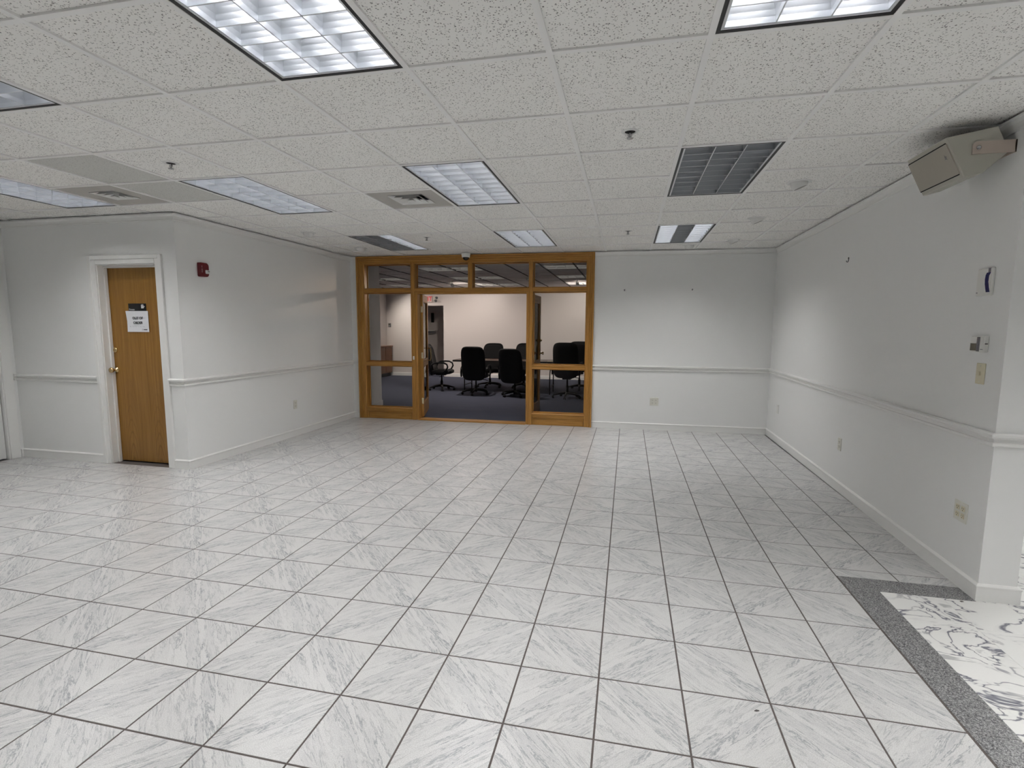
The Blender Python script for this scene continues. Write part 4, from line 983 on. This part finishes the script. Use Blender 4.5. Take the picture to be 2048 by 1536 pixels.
# ------------------------------------------------------------------ wall speaker
sp = empty('wall_speaker', (xR(3.44), 3.445, 2.41), 0, 'beige wedge loudspeaker on a yoke bracket high on the right wall', 'speaker')
ox, oz = xR(3.44), 2.41
W2 = 0.195
sec = [(1.599, 2.477), (1.700, 2.268), (1.785, 2.290), (1.885, 2.385), (1.858, 2.462), (1.832, 2.520)]
v = [(x-ox, s_*W2, z-oz) for s_ in (-1, 1) for x, z in sec]; n = len(sec)
cab = MB().add(v, [(i, (i+1) % n, n+(i+1) % n, n+i) for i in range(n)]+[tuple(range(n-1, -1, -1)), tuple(range(n, 2*n))]).build('cabinet', 'speaker_paint', sp)
bv = cab.modifiers.new('edge', 'BEVEL'); bv.width = 0.006; bv.segments = 2
fd = Vector((sec[1][0]-sec[0][0], 0, sec[1][1]-sec[0][1])); fl_ = fd.length; fd.normalize(); fn_ = Vector((fd.z, 0, -fd.x))     # outward = away from wall, down
if fn_.x > 0: fn_ = -fn_
def on_front(t, y, h): p = Vector((sec[0][0]-ox, 0, sec[0][1]-oz))+fd*t+fn_*h; return (p.x, y, p.z)
def front_slab(name, t0, t1, y0, y1, h0, h1, mat):
    v = [on_front(t, y, h) for t in (t0, t1) for y in (y0, y1) for h in (h0, h1)]
    return MB().add(v, [(0, 1, 3, 2), (4, 6, 7, 5), (0, 4, 5, 1), (2, 3, 7, 6), (0, 2, 6, 4), (1, 5, 7, 3)]).build(name, mat, sp)
front_slab('grille', 0.030, fl_-0.030, -W2+0.012, W2-0.006, -0.004, 0.006, 'speaker_grille')
front_slab('slot', 0.024, 0.031, -W2+0.020, W2-0.004, -0.004, 0.004, 'black_void'); front_slab('slot', fl_-0.031, fl_-0.024, -W2+0.020, W2-0.004, -0.004, 0.004, 'black_void')
m = MB(); c0 = (0.095, -W2+0.055)
for i in range(9):
    a = i*2*PI/9; r1 = 0.016 if i % 2 else 0.011
    v = [on_front(c0[0]+math.sin(b_)*rr, c0[1]+math.cos(b_)*rr, h) for h in (0.006, 0.0075) for b_, rr in ((a-0.35, 0.003), (a, r1), (a+0.35, 0.003))]
    m.add(v, [(0, 1, 2), (3, 5, 4), (0, 3, 4, 1), (1, 4, 5, 2), (2, 5, 3, 0)])
m.build('emblem', 'plastic_grey', sp)
bz = 2.415-oz
for s_ in (-1, 1):
    x0, x1 = 1.722-ox, -0.002; y0, y1 = sorted((s_*(W2+0.002), s_*(W2+0.008)))
    v = []
    pts = [(x0, bz-0.031), (x0, bz+0.019), (x0+0.012, bz+0.031), (x1, bz+0.031), (x1, bz-0.031)]
    m = MB(); v = [(x, y, z) for y in (y0, y1) for x, z in pts]; n = 5
    m.add(v, [(i, (i+1) % n, n+(i+1) % n, n+i) for i in range(n)]+[tuple(range(n)), tuple(range(n, 2*n))]); m.build('bracket_arm', 'speaker_bracket', sp)
    k_ = MB().lathe([(0, 0), (0.011, 0), (0.011, 0.004), (0.006, 0.007), (0, 0.007)], 14, axis='y').build('bolt', 'chrome', sp, True); k_.location = (1.748-ox, s_*(W2+0.008), bz); k_.rotation_euler = (0, 0, 0 if s_ > 0 else PI)
MB().box(-0.008, -0.001, -W2-0.008, W2+0.008, bz-0.031, bz+0.031).build('bracket_base', 'speaker_bracket', sp)

# ------------------------------------------------------------------ wall fittings. local frame: x along the wall, -y out into the room
def on_wall(side, a, z):
    """(location, rotation) of a point on a wall"""
    if side == 'back': return (a, yB(a), z), ANG
    if side == 'left': return (xL(a), a, z), PI/2-0.0142
    if side == 'right': return (xR(a), a, z), -PI/2-0.0041
def fitting(name, side, a, z, label, cat, group=None):
    loc, rz = on_wall(side, a, z); return empty(name, loc, rz, label, cat, group)
def outlet(side, a, z, gangs, label, mat='plastic_ivory', w=None):
    o = fitting('power_outlet', side, a, z, label, 'outlet', 'power outlets in the hall')
    w_ = w or (0.036 if gangs == 1 else 0.060)
    MB().box(-w_, w_, -0.006, 0, -0.058, 0.058, 0.002).build('plate', 'plastic_ivory', o)
    for g_ in range(gangs):
        cx = 0 if gangs == 1 else (-0.024 if g_ == 0 else 0.024)
        for dz in (-0.021, 0.021):
            s_ = MB().box(cx-0.0165, cx+0.0165, -0.0085, -0.0055, dz-0.0145, dz+0.0145, 0.002).build('socket', mat, o)
            m = MB(); m.box(cx-0.0078, cx-0.0053, -0.009, -0.0083, dz-0.001, dz+0.008); m.box(cx+0.0053, cx+0.0078, -0.009, -0.0083, dz-0.001, dz+0.008); m.cyl((cx, -0.009, dz-0.008), (cx, -0.0083, dz-0.008), 0.0028, n=10)
            m.build('slots', 'slot_dark', s_)
    return o
outlet('back', 0.40, 0.416, 2, 'double power outlet low on the back wall')
outlet('left', 6.03, 0.425, 1, 'power outlet low on the left side wall')
outlet('right', 5.142, 0.430, 1, 'single power outlet low on the right wall, middle of three')
outlet('right', 3.364, 0.430, 2, 'double cream power outlet nearest the viewer on the right wall', 'plastic_cream')
o = fitting('blank_plate', 'right', 7.18, 0.44, 'small blank plate low on the right wall near the back corner', 'wall plate'); MB().box(-0.036, 0.036, -0.006, 0, -0.058, 0.058, 0.002).build('plate', 'plastic_white', o); MB().cyl((0, -0.0075, 0.04), (0, -0.006, 0.04), 0.003, n=10).build('screw', 'chrome', o)
# light switch plate
o = fitting('light_switch', 'right', 3.325, 1.234, 'cream light switch plate under the thermostat', 'light switch')
MB().box(-0.036, 0.036, -0.006, 0, -0.058, 0.058, 0.002).build('plate', 'plastic_cream', o); MB().box(-0.006, 0.006, -0.016, -0.005, -0.010, 0.012, 0.002).build('toggle', 'plastic_cream', o)
for dz in (-0.043, 0.043): MB().cyl((0, -0.0075, dz), (0, -0.006, dz), 0.003, n=8).build('screw', 'plastic_ivory', o)
# thermostat  (local x: + is towards the viewer's right along the right wall = -y)
o = fitting('thermostat', 'right', 3.345, 1.396, 'white thermostat with a dark display and ribbed grey strip', 'thermostat')
MB().box(-0.058, 0.058, -0.024, 0, -0.045, 0.045, 0.004).build('body', 'plastic_white', o)
MB().box(-0.054, -0.004, -0.0255, -0.0235, -0.036, 0.004, 0.0005).build('display', 'lcd', o)
st = MB().box(0.002, 0.024, -0.027, -0.0235, -0.040, 0.040, 0.001).build('grille', 'plastic_grey', o)
m = MB()
for j in range(9): m.box(0.004, 0.022, -0.029, -0.0265, -0.036+j*0.0085, -0.031+j*0.0085)
m.build('rib', 'smoke_plastic', st)
MB().box(0.058, 0.0585, -0.020, -0.006, 0.0, 0.006).build('slider', 'slot_dark', o); MB().box(0.032, 0.052, -0.0255, -0.0235, -0.03, -0.026).build('button', 'plastic_grey', o)
# white box with curved dark blue channel
o = fitting('wall_box', 'right', 3.3595, 1.735, 'white wall box with a curved glossy navy channel above the thermostat', 'wall box')
DP = 0.014
MB().box(-0.0635, 0.0635, -DP, 0, -0.075, 0.075, 0.004).build('body', 'plastic_white', o)
cl = [(0.024, 0.050), (0.016, 0.038), (0.013, 0.015), (0.016, -0.010), (0.024, -0.036), (0.031, -0.056)]
m = MB(); v = []
for (x, z) in cl:
    for dx in (-0.006, 0.026): v += [(x+dx, -DP-0.0015, z), (x+dx, -DP+0.002, z)]
f = []
for i in range(len(cl)-1): b_ = i*4; f += [(b_, b_+4, b_+6, b_+2), (b_, b_+1, b_+5, b_+4), (b_+2, b_+6, b_+7, b_+3)]
m.add(v, f+[(0, 2, 3, 1), (20, 21, 23, 22)]); m.build('channel', 'navy_gloss', o, False)
MB().box(0.028, 0.050, -DP-0.001, -DP+0.002, 0.044, 0.0745).build('upper_slot', 'smoke_plastic', o)
MB().tube([(0.054, -DP, 0.072), (0.054, -DP, 0.045), (0.043, -DP, 0.032), (0.042, -DP, 0.0), (0.051, -DP, -0.030), (0.0595, -DP, -0.055)], 0.0035, 6).build('channel_lip', 'plastic_white', o)
MB().box(-0.058, -0.046, -DP-0.0006, -DP+0.001, -0.058, -0.052).build('maker_mark', 'plastic_grey', o)
# fire alarm on the left wall
o = fitting('fire_alarm', 'left', 4.62, 2.045, 'red fire alarm strobe with a white lens on the left side wall', 'fire alarm')
m = MB(); out = []
hw_, hh_ = 0.054, 0.071
for cx, cz_, a0, rr in ((-hw_+0.012, -hh_+0.012, PI, 0.012), (hw_-0.028, -hh_+0.028, 1.5*PI, 0.028), (hw_-0.030, hh_-0.030, 0, 0.030), (-hw_+0.010, hh_-0.010, 0.5*PI, 0.010)):
    for i in range(6): a = a0+i*PI/10; out.append((cx+rr*math.cos(a), cz_+rr*math.sin(a)))
n = len(out); v = [(x, 0, z) for x, z in out]+[(x, -0.036, z) for x, z in out]+[(x*0.93, -0.042, z*0.93) for x, z in out]
m.add(v, [(i, (i+1) % n, n+(i+1) % n, n+i) for i in range(n)]+[(n+i, n+(i+1) % n, 2*n+(i+1) % n, 2*n+i) for i in range(n)]+[tuple(range(2*n, 3*n))]); m.build('body', 'red_plastic', o)
ls = MB().box(0.004, 0.050, -0.052, -0.034, -0.040, -0.002, 0.005).build('strobe_lens', 'strobe_lens', o); MB().box(0.024, 0.048, -0.0532, -0.0515, -0.018, -0.012).build('flash_tube', 'slot_dark', ls)
for i, ch in enumerate('FIRE'): lettering(ch, 0.016, 'sign_white', o, (-0.037, -0.0425, 0.030-i*0.018), 0.0003)
# screws and hook left in the walls
for x, lab in ((-0.069, 'screw left in the back wall, the one nearer the oak partition'), (0.858, 'screw left in the back wall, the one nearer the right corner')):
    o = fitting('wall_screw', 'back', x, 2.014, lab, 'screw', 'screws left in the back wall')
    MB().cyl((0, -0.018, 0), (0, 0, 0), 0.0035, n=8).build('shank', 'plastic_grey', o); MB().lathe([(0, 0), (0.010, 0), (0.008, 0.004), (0, 0.005)], 12, (0, -0.018, 0), 'y').build('head', 'plastic_grey', o); MB().cyl((0, -0.006, -0.012), (0, -0.002, 0.0), 0.006, n=8).build('anchor', 'debris', o)
o = fitting('wall_hook', 'right', 5.27, 2.094, 'small dark metal hook high on the right wall', 'hook')
MB().tube([(0, -0.002, 0.020), (0, -0.004, -0.006), (0, -0.010, -0.018), (0, -0.018, -0.014), (0, -0.020, -0.004)], 0.004, 8).build('hook', 'plastic_grey', o, True); MB().lathe([(0, 0), (0.009, 0), (0.007, 0.005), (0, 0.006)], 12, (0, -0.006, 0.018), 'y').build('nail_head', 'slot_dark', o)
# litter on the floor
def chip(x, y, s, rz, label):
    bm = bmesh.new(); bmesh.ops.create_icosphere(bm, subdivisions=1, radius=1)
    rnd = random.Random(int(x*1000))
    for q in bm.verts: q.co = Vector((q.co.x*s*(1+0.4*rnd.uniform(-1, 1)), q.co.y*s*0.5*(1+0.4*rnd.uniform(-1, 1)), max(0, q.co.z)*s*0.35))
    me = bpy.data.meshes.new('floor_chip'); bm.to_mesh(me); bm.free(); me.materials.append(MATS['debris'])
    o = bpy.data.objects.new('floor_chip', me); COL.objects.link(o); o.location = (x, y, 0.0005); o.rotation_euler = (0, 0, rz); tag(o, label, 'debris', 'bits of litter on the floor')
def floor_pt(px_, py_):
    d = CF+CR*((px_-PPX)/F_PX)+CU*((PPY-py_)/F_PX); t_ = -CAM_H/d.z; return d.x*t_, d.y*t_
chip(0.5315, 1.9965, 0.010, 0.3, 'dark chip of litter in the middle of a near floor tile')
chip(1.823, 3.118, 0.014, 0.1, 'thin dark scrap on the marble by the wall end')
